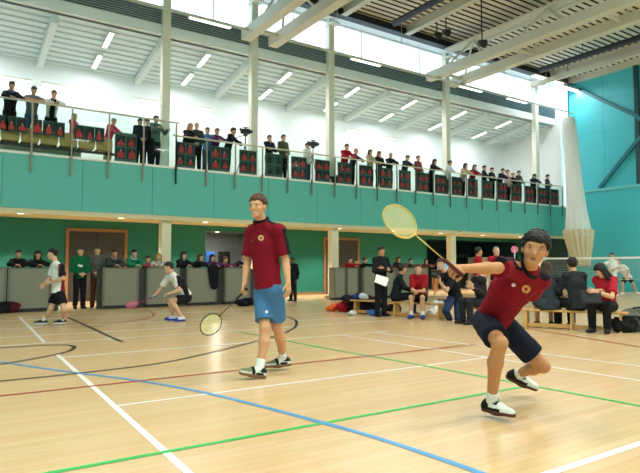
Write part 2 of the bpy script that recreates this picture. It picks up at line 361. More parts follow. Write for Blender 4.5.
# gallery room
struct('wall_gallery', MB().box((XL, YG, ZS1), (XR + .3, YG + .2, 8.9)), m_white, 'white rear wall of the spectator gallery', 'wall')
struct('wall_gallery_end', MB().box((XR, YF + .3, ZS1), (XR + .3, YG, 9.4)), m_white, 'white end wall of the spectator gallery', 'wall')
gc = MB(); gy = 18.8; rise = lambda y: 9.02 - .155 * (y - 18.4)
while gy < YG + .1:
    for (a, b, dz0, dz1, mi) in [(0, .22, 0, 0, 0), (.22, .25, 0, .05, 1), (.25, .31, .05, .05, 1), (.31, .34, .05, 0, 1)]:
        gc.add([(XL, gy + a, rise(gy + a) + dz0), (XR + .3, gy + a, rise(gy + a) + dz0), (XR + .3, gy + b, rise(gy + b) + dz1), (XL, gy + b, rise(gy + b) + dz1)], [(0, 1, 2, 3)], mi)
    gy += .34
gc.hexa([(XL, 18.8, 9.05), (XR + .3, 18.8, 9.05), (XR + .3, YG + .2, 8.52), (XL, YG + .2, 8.52), (XL, 18.8, 9.15), (XR + .3, 18.8, 9.15), (XR + .3, YG + .2, 8.62), (XL, YG + .2, 8.62)], 1)
struct('ceiling_gallery', gc, [mat('gallery_deck', (216, 230, 236), .5, var=.02), mat('gallery_deck_line', (190, 212, 222), .6)], 'pale blue ribbed ceiling over the gallery', 'ceiling')
for i, x in enumerate([-.6, 2.75, 6.15, 9.45, 12.9, 16.2, 19.5, 22.8, 26.2]):
    mb = MB(); mb.hexa([(x - .1, 18.81, 8.70), (x + .1, 18.81, 8.70), (x + .1, YG, 8.2), (x - .1, YG, 8.2), (x - .1, 18.81, 8.95), (x + .1, 18.81, 8.95), (x + .1, YG, 8.44), (x - .1, YG, 8.44)])
    struct('gallery_beam', mb, mat('gallery_beam', (216, 226, 230), .5), 'pale sloping beam under the gallery ceiling, %s from the left' % ['first', 'second', 'third', 'fourth', 'fifth', 'sixth', 'seventh', 'eighth', 'ninth'][i], 'beam')
# gallery slab and fascia
sl = MB(); sl.box((XL, YF + .06, ZS0), (XR, YG + .2, ZS1), 0)
sl.box((XL, YF - .03, ZS1 - .02), (XR, YF + .2, ZS1 + .05), 2)
x = XL
while x < XR: sl.box((x + .006, YF, ZS0 - .02), (min(x + 2.1, XR) - .006, YF + .06, ZS1 - .02), 1); x += 2.1
sl.box((XL, YF + .02, ZS0 - .16), (XR, YF + .12, ZS0), 3)
struct('slab', sl, [m_cream, m_teal, mat('kerb_white', (240, 240, 232), .5), m_cream], 'turquoise panelled balcony front with white kerb and cream underside', 'balcony')
struct('trim_3', MB().box((XL, YF + .12, ZS0 - .05), (XR, 21, ZS0)), m_cream, 'cream soffit under the balcony', 'soffit')
for i, (px, lo, hi) in enumerate([(6.15, 0, 1), (9.45, 0, 1), (12.9, 0, 1), (19.5, 0, 1), (-.55, 0, 1), (26.2, 0, 1)]):
    nm = {6.15: 'the left one of the visible row', 9.45: 'second from the left', 12.9: 'third from the left', 19.5: 'fourth from the left', -.55: 'beyond the left edge', 26.2: 'by the gathered curtain'}[px]
    mb = MB(); mb.box((px - .13, YF + .44, ZS1), (px + .13, YF + .70, ZR - .2)); mb.box((px - .18, YF + .1, 10.9), (px + .18, YF + .72, 10.96))
    struct('column', mb, m_col, 'tall cream column on the gallery, ' + nm, 'column')
    mb = MB(); mb.box((px - .16, YF + .22, 0), (px + .16, YF + .5, ZS0 - .05)); struct('column', mb, mat('column_cream', (236, 226, 196), .5), 'cream column under the balcony, ' + nm, 'column')
# back wall under the gallery with a corridor and a dark bar
YW = 21.0
def Xw(px, Y=YW): return float(PY(px, 268, Y)[0])
xa, xb = Xw(205), Xw(272); xc, xd = Xw(427), 27.9
wl = MB(); segs = [(XL, xa), (xb, xc), (xd, XR)]
for a, b in segs: wl.box((a, YW, 0), (b, YW + .2, ZS0))
for a, b in ((xa, xb), (xc, xd)): wl.box((a, YW, 2.62), (b, YW + .2, ZS0))
struct('wall_front', wl, m_green, 'green wall under the balcony with two openings', 'wall')
ni = MB(); ni.box((xa, 24.2, 0), (xb, 24.3, ZS0)); ni.box((xa - .1, YW + .2, 0), (xa, 24.3, ZS0)); ni.box((xb, YW + .2, 0), (xb + .1, 24.3, ZS0)); ni.box((xa, YW + .2, 2.7), (xb, 24.2, 2.75))
struct('wall_corridor', ni, mat('corridor_grey', (112, 122, 122), .6), 'grey corridor recess behind the walking player', 'wall')
p = ((xa + xb) / 2 - .3, 22.6, 2.69); T = thing('downlight', 'round downlight in the ceiling of the grey corridor', 'downlight', p)
MB().tube([(p[0], p[1], 2.70), (p[0], p[1], 2.685)], .12, 16).build('rim', m_white, T, True); MB().tube([(p[0], p[1], 2.69), (p[0], p[1], 2.675)], .09, 16).build('lamp_lens', emis('downlight_glow', (255, 236, 200), 5), T)
l = area((0, 0, 0), .2, .2, 60, (1, .95, .86)); l.parent = T; l.location = (0, 0, -.03)
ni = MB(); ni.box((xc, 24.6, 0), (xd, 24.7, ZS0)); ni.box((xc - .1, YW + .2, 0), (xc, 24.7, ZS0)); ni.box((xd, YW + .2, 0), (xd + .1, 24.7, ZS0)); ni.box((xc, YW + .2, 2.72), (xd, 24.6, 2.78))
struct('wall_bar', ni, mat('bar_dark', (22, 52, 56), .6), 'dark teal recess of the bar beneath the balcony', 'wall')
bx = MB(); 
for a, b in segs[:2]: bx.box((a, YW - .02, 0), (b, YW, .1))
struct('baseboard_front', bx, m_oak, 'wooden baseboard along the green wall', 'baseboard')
def door(n, px0, px1, ztop, lb, leaves=2):
    a, b = Xw(px0), Xw(px1); T = thing('door_%d' % n, lb, 'door', (a, YW, 0)); T['kind'] = 'structure'
    f = MB(); f.box((a - .1, YW - .07, 0), (a, YW + .02, ztop)); f.box((b, YW - .07, 0), (b + .1, YW + .02, ztop)); f.box((a - .1, YW - .07, ztop), (b + .1, YW + .02, ztop + .1)); f.build('door_frame', m_oak, T)
    wdt = (b - a) / leaves
    for k in range(leaves):
        l = MB().box((a + k * wdt + .006, YW - .04, .01), (a + (k + 1) * wdt - .006, YW, ztop - .006)).build('door_leaf', mat('door_brown', (62, 54, 46), .45), T)
        hx = a + (k + 1) * wdt - .12 if k == 0 else a + k * wdt + .12
        MB().tube([(hx, YW - .05, .9), (hx, YW - .09, .9), (hx, YW - .09, 1.25), (hx, YW - .05, 1.25)], .012, 6).build('handle', m_brass, l, True)
door(1, 68, 124, 2.42, 'dark double door in wooden frame behind the man in green')
door(2, 325, 357, 2.42, 'dark door in wooden frame beside the third column')
a, b = float(PY(524, 200, YG)[0]), float(PY(538, 200, YG)[0])
T = thing('door_3', 'pale wooden door at the far end of the gallery', 'door', (a, YG, ZS1)); T['kind'] = 'structure'
MB().box((a, YG - .05, ZS1), (b, YG, ZS1 + 2.1)).build('door_leaf', mat('door_beech', (206, 178, 128), .5), T); MB().tube([(a + .1, YG - .07, 5.4), (a + .25, YG - .07, 5.4)], .015, 6).build('handle', m_brass, T)
# ------------------------------------------------------------------ lamps
m_tube = emis('tube_light', (255, 255, 255), 6.0)
def tube_lamp(c, ax, ln, lb, group, power, wd=.16, cat='light'):
    T = thing('ceiling_light', lb, cat, c, group); ax = nrm(ax); c = np.asarray(c, float)
    MB().obox(c + V3(0, 0, .05), (ln, wd, .08), ax).build('housing', m_steel, T)
    MB().obox(c, (ln - .06, wd - .03, .03), ax).build('diffuser', m_tube, T)
    l = area(c - V3(0, 0, .03), ln, wd, power, (.95, .98, 1)); l.rotation_euler = (0, 0, math.atan2(ax[1], ax[0])); l.parent = T; l.location = (0, 0, -.03)
    return T
ci = lambda y: 8.98 - .155 * (y - 18.4)
xs = [0.2, 4.45, 4.45, 7.8, 7.8, 11.2, 14.5, 17.8, 21.2, 24.5]
k = 0
for x in [-3.5, .9, 4.45, 7.8, 11.2, 14.55, 17.85, 21.15, 24.5]:
    for y in (19.3, 20.9):
        k += 1; tube_lamp((x, y, ci(y) - .16), (0, 1, -.155), 1.0, 'white strip lamp under gallery ceiling, %s row, %s bay' % ('front' if y < 20 else 'rear', ['zeroth', 'first', 'second', 'third', 'fourth', 'fifth', 'sixth', 'seventh', 'eighth'][(k - 1) // 2]), 'gallery ceiling lights', GAL_W)
for i, (x, yy) in enumerate([(12, 79), (61, 87), (150, 102), (197, 108), (361, 132), (385, 138)]):
    p = PY(x, yy, 21.8); tube_lamp(p, (1, 0, 0), 1.25, 'white strip lamp along the rear wall of the gallery, %s from left' % ['first', 'second', 'third', 'fourth', 'fifth', 'sixth'][i], 'gallery wall lights', 7, .12)
# hanging rail with strip lights in front of the gallery
rl = MB(); rl.tube([(XL, 17.5, 9.42), (XR, 17.5, 9.42)], .045, 8)
for x in np.arange(-4, 28, 3.3): rl.tube([(x, 17.5, 9.42), (x, 17.5, ZR)], .012, 5)
RAIL = tag(rl.build('hanging_rail', m_steel, None, True), 'slim white rail with batten lamps hung on wires before the clerestory', 'rail')
for i, x in enumerate([1.9, 7.3, 13.9, 20.0, 23.3]):
    T = MB().box((x - .75, 17.42, 9.33), (x + .75, 17.58, 9.39)).build('batten_lamp', m_steel, RAIL); MB().box((x - .73, 17.44, 9.30), (x + .73, 17.56, 9.33)).build('diffuser', emis('batten_glow', (255, 252, 244), 2.5), T)
for i, (px, py) in enumerate([(548, 80), (573, 90)]):
    p = PY(px, py, 17.3); tube_lamp(p, (1, 0, 0), 2.4, 'bright strip lamp below the roof edge, %s the end wall' % ('farther from' if i == 0 else 'closer to'), 'strip lamps by the end wall', 60, .25)
for i, (px, py, d) in enumerate([(437, 35, 22.5), (446, 32, 22.0), (482, 43, 20)]):
    p = P(px, py, d); T = thing('spotlight', ['black spotlight clamped at the roof edge, left one of a pair', 'black spotlight clamped at the roof edge, right one of a pair', 'single black round spotlight under the roof right of the pair'][i], 'spotlight', p)
    MB().tube([p + V3(0, .12, .06), p - V3(0, .12, .07)], [.10, .15], 12).build('lamp_head', m_black, T, True); MB().tube([p, (p[0], p[1], ZR - .02)], .025, 6).build('bracket', m_black, T)
# hall lamps overhead
k = 0
for x in (-3.5, 2, 8, 14, 20, 25.5):
    for y in (-6.5, -1, 4.5):
        k += 1; T = thing('ceiling_light', 'white high bay lamp over the courts, row %s from left wall' % ['one', 'two', 'three', 'four', 'five', 'six'][(k - 1) // 3], 'light', (x, y, 10.2), 'high bay lamps')
        MB().box((x - .7, y - .3, 10.16), (x + .7, y + .3, 10.3)).build('housing', m_steel, T)
        l = area((0, 0, 0), 1.3, .5, HALL_W, (1, .96, .89)); l.parent = T; l.location = (0, 0, -.06)
# downlights under the balcony
ga, gb = G(22, 212, ZS0 - .05), G(122, 217.5, ZS0 - .05); stp = (gb[0] - ga[0])
for i in range(-1, 11):
    x = ga[0] + stp * i; yy = ga[1] + .35
    if x > 27.5: break
    T = thing('downlight', 'round recessed downlight under the balcony, %s along the row' % ['first', 'second', 'third', 'fourth', 'fifth', 'sixth', 'seventh', 'eighth', 'ninth', 'tenth', 'eleventh', 'twelfth'][i + 1], 'downlight', (x, yy, ZS0 - .06), 'downlights under the balcony')
    MB().tube([(x, yy, ZS0 - .05), (x, yy, ZS0 - .065)], .12, 16).build('rim', m_white, T, True); MB().tube([(x, yy, ZS0 - .062), (x, yy, ZS0 - .072)], .09, 16).build('lamp_lens', emis('downlight_glow', (255, 236, 200), 5), T)
    l = bpy.data.lights.new('downlight_beam', 'SPOT'); l.energy = DOWN_W; l.spot_size = 2.1; l.spot_blend = .5; l.color = (1, .95, .87); l.shadow_soft_size = .08
    o = bpy.data.objects.new('downlight_beam', l); COL.objects.link(o); o.parent = T; o.location = (0, 0, -.03)
# ------------------------------------------------------------------ people
SK = dict(asian=(194, 134, 90), warm=(212, 156, 116), pale=(226, 182, 152), fair=(214, 166, 134), tan=(200, 146, 108), brown=(120, 80, 58), dark=(78, 52, 40))
def rot(v, ax, ang):
    ax = nrm(ax); return v * math.cos(ang) + np.cross(ax, v) * math.sin(ang) + ax * (ax @ v) * (1 - math.cos(ang))
def pose(kind, loc, rz=0.0, H=1.72, rail=1.08, lean=.30, turn=0.0, nod=0.0, seat=.34, bend=0.0):
    """joints of a standing or sitting figure facing -Y before the turn rz; loc is the point under the pelvis"""
    s = H / 1.75; J = {}
    def S(name, r, l=None):
        J[name + 'R'] = V3(*r); J[name + 'L'] = V3(*(l if l is not None else (-r[0], r[1], r[2])))
    w = .155 * s
    if kind == 'lean':
        S('hip', (-.085 * s, .06, .52 * H)); S('kn', (-.10 * s, .05, .285 * H)); S('an', (-.11 * s, .10, .045 * H))
        J['pelvis'] = V3(0, .06, .55 * H); J['chest'] = V3(0, -.02, .72 * H); J['neck'] = V3(0, -.10, .825 * H); J['head'] = V3(0, -.155, .915 * H)
        S('sh', (-w, -.075, .80 * H)); S('el', (-.23 * s, -lean + .03, rail + .09)); S('wr', (-.05, -lean - .08, rail + .07), (.02, -lean - .02, rail + .075))
        J['hdR'] = (V3(.9, -.3, -.1), V3(0, 0, -1), .5); J['hdL'] = (V3(-.9, -.4, -.1), V3(0, 0, -1), .5)
        for k_, t_ in (('chest', .35), ('neck', .85), ('head', 1.1), ('shR', .8), ('shL', .8)): J[k_] = J[k_] + V3(0, -bend * t_, -bend * bend * .5 * t_)
    elif kind in ('stand', 'fold', 'clasp', 'cam', 'reach', 'chin'):
        S('hip', (-.085 * s, 0, .52 * H)); S('kn', (-.095 * s, -.015, .285 * H)); S('an', (-.105 * s, .02, .045 * H))
        J['pelvis'] = V3(0, 0, .55 * H); J['chest'] = V3(0, -.01, .72 * H); J['neck'] = V3(0, .0, .838 * H); J['head'] = V3(0, -.025, .932 * H)
        S('sh', (-w - .01, 0, .812 * H))
        if kind == 'stand': S('el', (-.235 * s, .03, .635 * H)); S('wr', (-.245 * s, -.05, .49 * H))
        elif kind == 'fold':
            S('el', (-.245 * s, -.08, .655 * H)); S('wr', (.03, -.23, .665 * H), (-.05, -.19, .69 * H))
            J['hdR'] = (V3(1, .25, .1), V3(0, 1, 0), .4); J['hdL'] = (V3(-1, .3, -.1), V3(0, 1, 0), .4)
        elif kind == 'clasp':
            S('el', (-.24 * s, -.03, .64 * H)); S('wr', (-.07, -.22, .565 * H))
            J['hdR'] = (V3(.8, -.3, -.3), V3(0, 1, 0), .6); J['hdL'] = (V3(-.8, -.3, -.3), V3(0, 1, 0), .6)
        elif kind == 'cam':
            S('el', (-.20 * s, -.20, .68 * H)); S('wr', (-.09, -.24, .83 * H))
            J['hdR'] = (V3(.25, -.2, 1), V3(.6, .6, 0), .7); J['hdL'] = (V3(-.25, -.2, 1), V3(-.6, .6, 0), .7)
        elif kind == 'reach':
            S('el', (-.26 * s, -.16, .68 * H)); S('wr', (-.2 * s, -.36, rail + .06))
            J['hdR'] = (V3(.2, -1, 0), V3(0, 0, -1), .6); J['hdL'] = (V3(-.2, -1, 0), V3(0, 0, -1), .6)
        elif kind == 'chin':
            S('el', (-.20 * s, -.17, .66 * H), (.22 * s, -.12, .65 * H)); S('wr', (-.05, -.17, .81 * H), (-.08, -.24, .66 * H))
            J['hdR'] = (V3(.1, .1, 1), V3(.4, .9, 0), .6); J['hdL'] = (V3(-1, .1, 0), V3(0, 1, 0), .5)
    elif kind == 'sit':
        b = seat + .10 * s
        S('hip', (-.09 * s, 0, b)); S('kn', (-.13 * s, -.42 * s, b + .04)); S('an', (-.13 * s, -.40 * s, .045 * H))
        J['pelvis'] = V3(0, .02, b + .04); J['chest'] = V3(0, -.05, b + .34 * s); J['neck'] = V3(0, -.10, b + .53 * s); J['head'] = V3(0, -.15, b + .69 * s)
        S('sh', (-w, -.08, b + .49 * s)); S('el', (-.24 * s, -.20, b + .24 * s)); S('wr', (-.10, -.38 * s, b + .16 * s))
        J['hdR'] = (V3(.5, -.8, -.3), V3(0, .2, -1), .5); J['hdL'] = (V3(-.5, -.8, -.3), V3(0, .2, -1), .5)
    J['hf'] = V3(math.sin(turn), -math.cos(turn), -nod); J['hu'] = V3(0, -nod, 1)
    J['toeR'] = V3(-.2, -1, 0); J['toeL'] = V3(.2, -1, 0)
    c, sn = math.cos(rz), math.sin(rz); R = np.array([[c, -sn, 0], [sn, c, 0], [0, 0, 1]]); loc = np.asarray(loc, float)
    out = {}
    for k, v in J.items():
        if k in ('hf', 'hu', 'toeR', 'toeL'): out[k] = R @ v
        elif k in ('hdR', 'hdL'): out[k] = (R @ v[0], R @ v[1], v[2])
        else: out[k] = R @ v + loc
    out['root'] = loc; return out

from mathutils import noise as _NZ
def displace(o, f):
    me = o.data; n = len(me.vertices); co = np.empty(n * 3); no = np.empty(n * 3); me.vertices.foreach_get('co', co); me.vertices.foreach_get('normal', no)
    co = co.reshape(-1, 3); d = np.array([f(q) for q in co.tolist()]); co += no.reshape(-1, 3) * d[:, None]; me.vertices.foreach_set('co', co.ravel()); me.update(); return o
def near_ray(px, py, R, dmax):
    d = nrm(ray(px, py))
    def f(Cn):
        q = Cn - C0; t = q @ d; return (np.linalg.norm(q - t[:, None] * d, axis=1) < R) & ((q @ CH) < dmax)
    return f
def crumple(o, amp, fr):
    def f(q):
        x, y, z = q[0] * fr, q[1] * fr, q[2] * fr * .55
        return amp * (_NZ.noise((x, y, z)) * .9 + (1 - abs(_NZ.noise((x * 1.7 + 3, y * 1.7 + 1, z * 1.7 + 7))) * 2) * .6)
    return displace(o, f)
def person(label, J, sp, s=1.0, vox=.02, group=None, fine=False):
    """sp: skin, hair=(style, rgb), top=(rgb, sleeve, hem drop), bottom=(kind, rgb), shoe rgb, sock rgb ..."""
    g = lambda k: np.asarray(J[k], float)
    root = J.get('root')
    if root is None: root = V3(g('pelvis')[0], g('pelvis')[1], 0)
    T = thing('person', label, 'person', root, group)
    up = nrm(g('neck') - g('pelvis')); Lv = nrm(g('shL') - g('shR')); fw = nrm(np.cross(Lv, up)); Lp = nrm(g('hipL') - g('hipR')); fp = nrm(np.cross(Lp, up))
    hu = nrm(g('hu')); hf = nrm(g('hf') - hu * (g('hf') @ hu)); hl = np.cross(hu, hf)      # head left
    head = g('head'); hs = s * J.get('hs', 1.0); HP = lambda f, l, u: head + (hf * f + hl * l + hu * u) * hs
    skc = SK[sp.get('skin', 'fair')]; skm = skinm(skc); infl = .011 if vox < .012 else .014; infl *= s
    # ---------------- body
    B = SDF(); pel, che, nec = g('pelvis'), g('chest'), g('neck'); wai = pel + (che - pel) * .45
    B.rc(pel, wai, .142 * s, .118 * s, fp, .74).rc(wai, che, .118 * s, .145 * s, fw, .72).rc(che, nec - up * .03 * s, .145 * s, .085 * s, fw, .72)
    B.rc(g('shR'), g('shL'), .055 * s, .055 * s).rc(nec - up * .03 * s, HP(-.015, 0, -.05), .054 * s, .054 * s)
    for q in 'RL':
        sh, el, wr, hi, kn, an = [g(k + q) for k in ('sh', 'el', 'wr', 'hip', 'kn', 'an')]
        B.rc(nec - up * .012 * s, sh, .046 * s, .048 * s).rc(sh, el, .050 * s, .039 * s)
        m = el + (wr - el) * .3; B.rc(el, m, .038 * s, .041 * s, k=.015).rc(m, wr, .041 * s, .027 * s, k=.015)
        B.rc(hi, kn, .076 * s, .053 * s)
        back = -nrm(g('toe' + q)); m = kn + (an - kn) * .32 + back * .015 * s
        B.rc(kn, m, .052 * s, .056 * s).rc(m, an, .054 * s, .036 * s)
        to = nrm(g('toe' + q)); su_ = nrm(np.asarray(J.get('su' + q, V3(0, 0, 1)), float)); B.rc(an - to * .015 * s, an + to * .10 * s - su_ * .048 * s, .034 * s, .02 * s)
    # head
    B.el(HP(-.008, 0, .025), (hl, hf, hu), V3(.077, .097, .093) * hs, k=.02)
    B.el(HP(.022, 0, -.03), (hl, hf, hu), V3(.059, .069, .088) * hs, k=.03)
    B.rc(HP(.062, -.012, -.098), HP(.062, .012, -.098), .022 * hs, .022 * hs, k=.03)
    B.rc(HP(.086, 0, .004), HP(.107, 0, -.034), .007 * hs, .0125 * hs, k=.010)
    for sg in (-1, 1):
        B.el(HP(-.008, sg * .078, -.008), (hl, hf, hu), V3(.012, .02, .034) * hs, k=.008)
        if fine: B.el(HP(.06, sg * .045, -.03), (hl, hf, hu), V3(.018, .018, .02) * hs, k=.02); B.rc(HP(.082, sg * .014, .024), HP(.076, sg * .045, .022), .008 * hs, .007 * hs, k=.015)
    ex = MB(); hrgb = sp.get('hair', ('short', (40, 30, 26)))[1]
    brow = tuple(x * .8 for x in hrgb)
    smile = sp.get('smile', 0)
    for sg in (-1, 1):
        e = HP(.0795, sg * .032, .002); ex.ell(e, [hl * .0125 * hs, hf * .008 * hs, hu * sp.get('eye', .005) * hs], 1)
        g_ = sp.get('gaze', 0) * .005; ex.ell(HP(.0865, sg * .032 + g_, .002), [hl * .0058 * hs, hf * .003 * hs, hu * min(.0055, sp.get('eye', .005)) * hs], 2)
        if fine: ex.ell(HP(.0815, sg * .032, .0078), [hl * .0145 * hs, hf * .0075 * hs, hu * .0022 * hs], 2)
        a, b = HP(.089, sg * .015, .023), HP(.078, sg * .05, .024); ex.ell((a + b) / 2, [(a - b) * .52, hf * .006 * hs, hu * .0036 * sp.get('brow', 1) * hs], 3)
    if smile: ex.ell(HP(.084, 0, -.066), [hl * .024 * hs, hf * .008 * hs, hu * .006 * hs], 5)
    ex.ell(HP(.083, 0, -.060), [hl * .022 * hs, hf * .010 * hs, hu * .0042 * hs], 4); ex.ell(HP(.082, 0, -.071), [hl * .019 * hs, hf * .011 * hs, hu * .005 * hs], 4)
    # hands
    for q, sgn in (('R', 1), ('L', -1)):
        el, wr = g('el' + q), g('wr' + q); hd = J.get('hd' + q)
        d = nrm(wr - el) if hd is None else nrm(hd[0])
        pn = (Lv * sgn) if hd is None else hd[1]; curl = .35 if hd is None else hd[2]
        pn = pn - d * (pn @ d); pn = nrm(pn) if np.linalg.norm(pn) > .15 else nrm(np.cross(d, V3(.3, .2, 1)))
        th = np.cross(d, pn) * sgn; hh = s * 1.0
        B.el(wr + d * .045 * hh, (th, pn, d), V3(.041, .017, .056) * hh, k=.02)
        nseg = 8 if fine else 5
        for i in range(4):
            b0 = wr + (d * (.078, .086, .084, .076)[i] + th * (.031, .0105, -.0105, -.030)[i]) * hh
            ln = (.068, .077, .072, .056)[i] * hh; sp_ = th * (.10, .03, -.03, -.1)[i]
            d1 = nrm(rot(d + sp_, np.cross(d, pn), curl * .8)); d2 = nrm(rot(d1, np.cross(d, pn), curl * 1.1)); d3 = nrm(rot(d2, np.cross(d, pn), curl * .7))
            p1 = b0 + d1 * ln * .45; p2 = p1 + d2 * ln * .32; p3 = p2 + d3 * ln * .25
            ex.tube([b0 - d * .015 * hh, b0, p1, p2, p3, p3 + d3 * .006 * hh], [r * hh for r in (.008, .0095, .0088, .0082, .0072, .003)], nseg, 0)
        b0 = wr + (d * .022 + th * .030) * hh; d1 = nrm(d * .75 + th * .65 + pn * (.2 + .3 * curl)); d2 = nrm(d1 * .9 - th * .25 * curl + d * .3 + pn * .35 * curl)
        p1 = b0 + d1 * .042 * hh; p2 = p1 + d2 * .03 * hh
        ex.tube([b0 - th * .012 * hh, b0, p1, p2, p2 + d2 * .007 * hh], [r * hh for r in (.012, .012, .0105, .009, .004)], nseg, 0)
    V, F = B.mesh(vox); mb = MB(); mb.add(V, F.tolist(), 0)
    for v in [0]: 
        mb.add(np.vstack(ex.v), ex.f, ex.m)
    mb.build('body', [skm, mat('eye_white', (228, 222, 215), .3), mat('eye_dark', (30, 20, 16), .2), hairm(brow), mat('lips_%d' % skc[0], (min(255, skc[0] * .84), skc[1] * .66, skc[2] * .64), .45), mat('teeth', (235, 230, 220), .3)], T, smooth=True)
    # ---------------- top
    top = sp['top']; tc, sleeve, hem = top[0], top[1], top[2]; i_ = infl
    S = SDF(); hp = pel - up * hem * s; cut = ((hp, -up),)
    S.rc(hp - up * .05 * s, wai, sp.get('hw', .158) * s + i_, .134 * s + i_, fp, .80, cut).rc(wai, che, .132 * s + i_, .152 * s + i_, fw, .76, cut)
    ncut = ((nec + up * .034 * s, up),)
    S.rc(che, nec - up * .04 * s, .150 * s + i_, .085 * s + i_, fw, .74, ncut).rc(g('shR'), g('shL'), .052 * s + i_, .052 * s + i_, cuts=ncut)
    cuffs = []
    for q in 'RL':
        sh, el, wr = g('sh' + q), g('el' + q), g('wr' + q); S.rc(nec - up * .008 * s, sh - up * .002, .052 * s + i_, .050 * s + i_, cuts=ncut)
        if sleeve == 'short':
            e = sh + (el - sh) * sp.get('sl', .78); S.rc(sh, e + nrm(e - sh) * .05, .052 * s + i_, .058 * s + i_ * 1.6, cuts=((e, el - sh),)); cuffs.append((e, el - sh))
        elif sleeve == 'long':
            S.rc(sh, el, .050 * s + i_, .042 * s + i_); e = wr - nrm(wr - el) * .01; S.rc(el, e + nrm(wr - el) * .04, .042 * s + i_, .033 * s + i_, cuts=((e, wr - el),))
        elif sleeve == 'vest': pass
    coll = sp.get('collar')
    crumple(solid(sp.get('topname', 'shirt'), S, vox, [cloth(tc)] + [cloth(c) for c in sp.get('topx', ())], T, sp.get('toppred')), .007 if fine else .009, 11)
    if coll:
        mb = MB(); r0 = .066 * s + i_; ring = [nec + up * (.012 * s - .02 * s * math.cos(a)) + (Lv * math.cos(a + math.pi / 2) * 1.0 + fw * -math.sin(a + math.pi / 2)) * r0 for a in np.linspace(0, 2 * math.pi, 16, endpoint=False)]
        ring = [nec + up * (.036 - .022 * math.sin(a)) * s + (Lv * math.cos(a) + fw * math.sin(a)) * r0 for a in np.linspace(0, 2 * math.pi, 18, endpoint=False)]
        mb.tube(ring, .014 * s, 8, 0, closed=True); mb.build('collar', [cloth(coll)], T, smooth=True)
    # ---------------- bottom
    kind, bc = sp['bottom'][0], sp['bottom'][1]; ln = sp['bottom'][2] if len(sp['bottom']) > 2 else .72
    S = SDF(); wc = ((wai + (pel - wai) * sp.get('wtop', .25), up),)
    S.rc(pel - up * .02 * s, wai, .146 * s, .124 * s, fp, .78, wc)
    for q in 'RL':
        hi, kn, an = g('hip' + q), g('kn' + q), g('an' + q)
        if kind in ('shorts', 'skirt'):
            e = hi + (kn - hi) * ln; S.rc(hi, e + nrm(kn - hi) * .06, .084 * s + i_, (.086 if kind == 'shorts' else .11) * s + i_, cuts=((e, kn - hi),), k=.04 if kind == 'shorts' else .12)
        else:
            e = an + V3(0, 0, .005); S.rc(hi, kn, .086 * s + i_, .062 * s + i_, k=.02).rc(kn, e + nrm(an - kn) * .05, .062 * s + i_, .05 * s + i_, cuts=((e, an - kn),), k=.02)
    crumple(solid({'shorts': 'shorts', 'skirt': 'skirt'}.get(kind, 'trousers'), S, vox, [cloth(bc)] + [cloth(c) for c in sp.get('botx', ())], T, sp.get('botpred')), .006, 10)
    # ---------------- feet
    for q in 'RL':
        kn, an = g('kn' + q), g('an' + q); to = nrm(g('toe' + q)); shu = J.get('su' + q); shu = nrm(shu) if shu is not None else V3(0, 0, 1)
        if sp.get('sock') is not None:
            S = SDF(); a = an + nrm(kn - an) * .10 * s; S.rc(a, an, .043 * s + .004, .041 * s + .004, cuts=((a, kn - an),)); solid('sock', S, max(vox * .8, .006), [cloth(sp['sock'])], T)
        shoe(T, an, to, shu, s, sp, vox, fine, q)
    # ---------------- hair
    hst = sp.get('hair', ('short', hrgb))[0]
    if hst != 'none':
        S = SDF(); n1 = hf * .80 - hu * .60
        off = {'short': .018, 'fringe': .030, 'thin': -.012, 'long': .022, 'bun': .015}.get(hst, .018)
        gr = {'short': 1.07, 'fringe': 1.09, 'thin': 1.05, 'long': 1.14, 'bun': 1.10}.get(hst, 1.1)
        S.el(HP(-.014, 0, .032), (hl, hf, hu), V3(.079, .098, .094) * gr * hs, cuts=((HP(off, 0, .02), n1),), k=.015)
        if hst in ('short', 'fringe', 'long', 'bun'):     # hair above the forehead
            S.el(HP(.006, 0, .072), (hl, hf, hu), V3(.070, .082, .052) * hs * (1.0 if hst != 'fringe' else 1.08), cuts=((HP(0, 0, .066 if hst != 'fringe' else .06), -hu - hf * .25),), k=.02)
        if hst == 'fringe':
            rr = random.Random(3)
            for i in range(11):
                l = -.066 + .0132 * i; S.rc(HP(.055 - abs(l) * .3, l * .8, .105), HP(.090 - abs(l) * .55, l + .008, .054 + rr.random() * .022), .015 * hs, .005 * hs, k=.010)
        if hst == 'long':
            S.rc(HP(-.06, 0, .03), HP(-.075, 0, -.2), .085 * hs, .075 * hs, hf, .6, k=.03)
            for sg in (-1, 1): S.rc(HP(-.005, sg * .075, .03), HP(.0, sg * .082, -.19), .026 * hs, .03 * hs, k=.03)
        if hst == 'bun': S.el(HP(-.12, 0, .05), (hl, hf, hu), V3(.04, .035, .04) * hs)
        tx = None
        if vox < .0151 and hst != 'thin':
            tm = MB(); rg = random.Random(11); cnt = 0; big = 1.25 if hst == 'fringe' else .8
            while cnt < (220 if fine else 70):
                v = nrm(V3(rg.gauss(0, 1), rg.gauss(0, 1), abs(rg.gauss(.3, .8)))); pl = V3(v[0] * .079, v[1] * .098, v[2] * .094) * gr
                q = (pl[1] - .014, pl[0], pl[2] + .032)
                if (q[0] - off) * .8 - (q[2] - .02) * .6 > -.012: continue
                cnt += 1; base = HP(q[0], q[1], q[2]); nv = nrm(hl * v[0] + hf * v[1] + hu * v[2]); tg = nrm(hf * rg.uniform(-.3, 1) + hl * rg.uniform(-.8, .8) - hu * rg.uniform(-.2, .9)); tg = nrm(tg - nv * (tg @ nv)); L_ = rg.uniform(.016, .034) * big * hs
                tm.tube([base - nv * .006, base + tg * L_ * .5 + nv * .005 * big, base + tg * L_ + nv * rg.uniform(-.002, .008) * big], [.0085 * hs, .007 * hs, .0015 * hs], 5, 0)
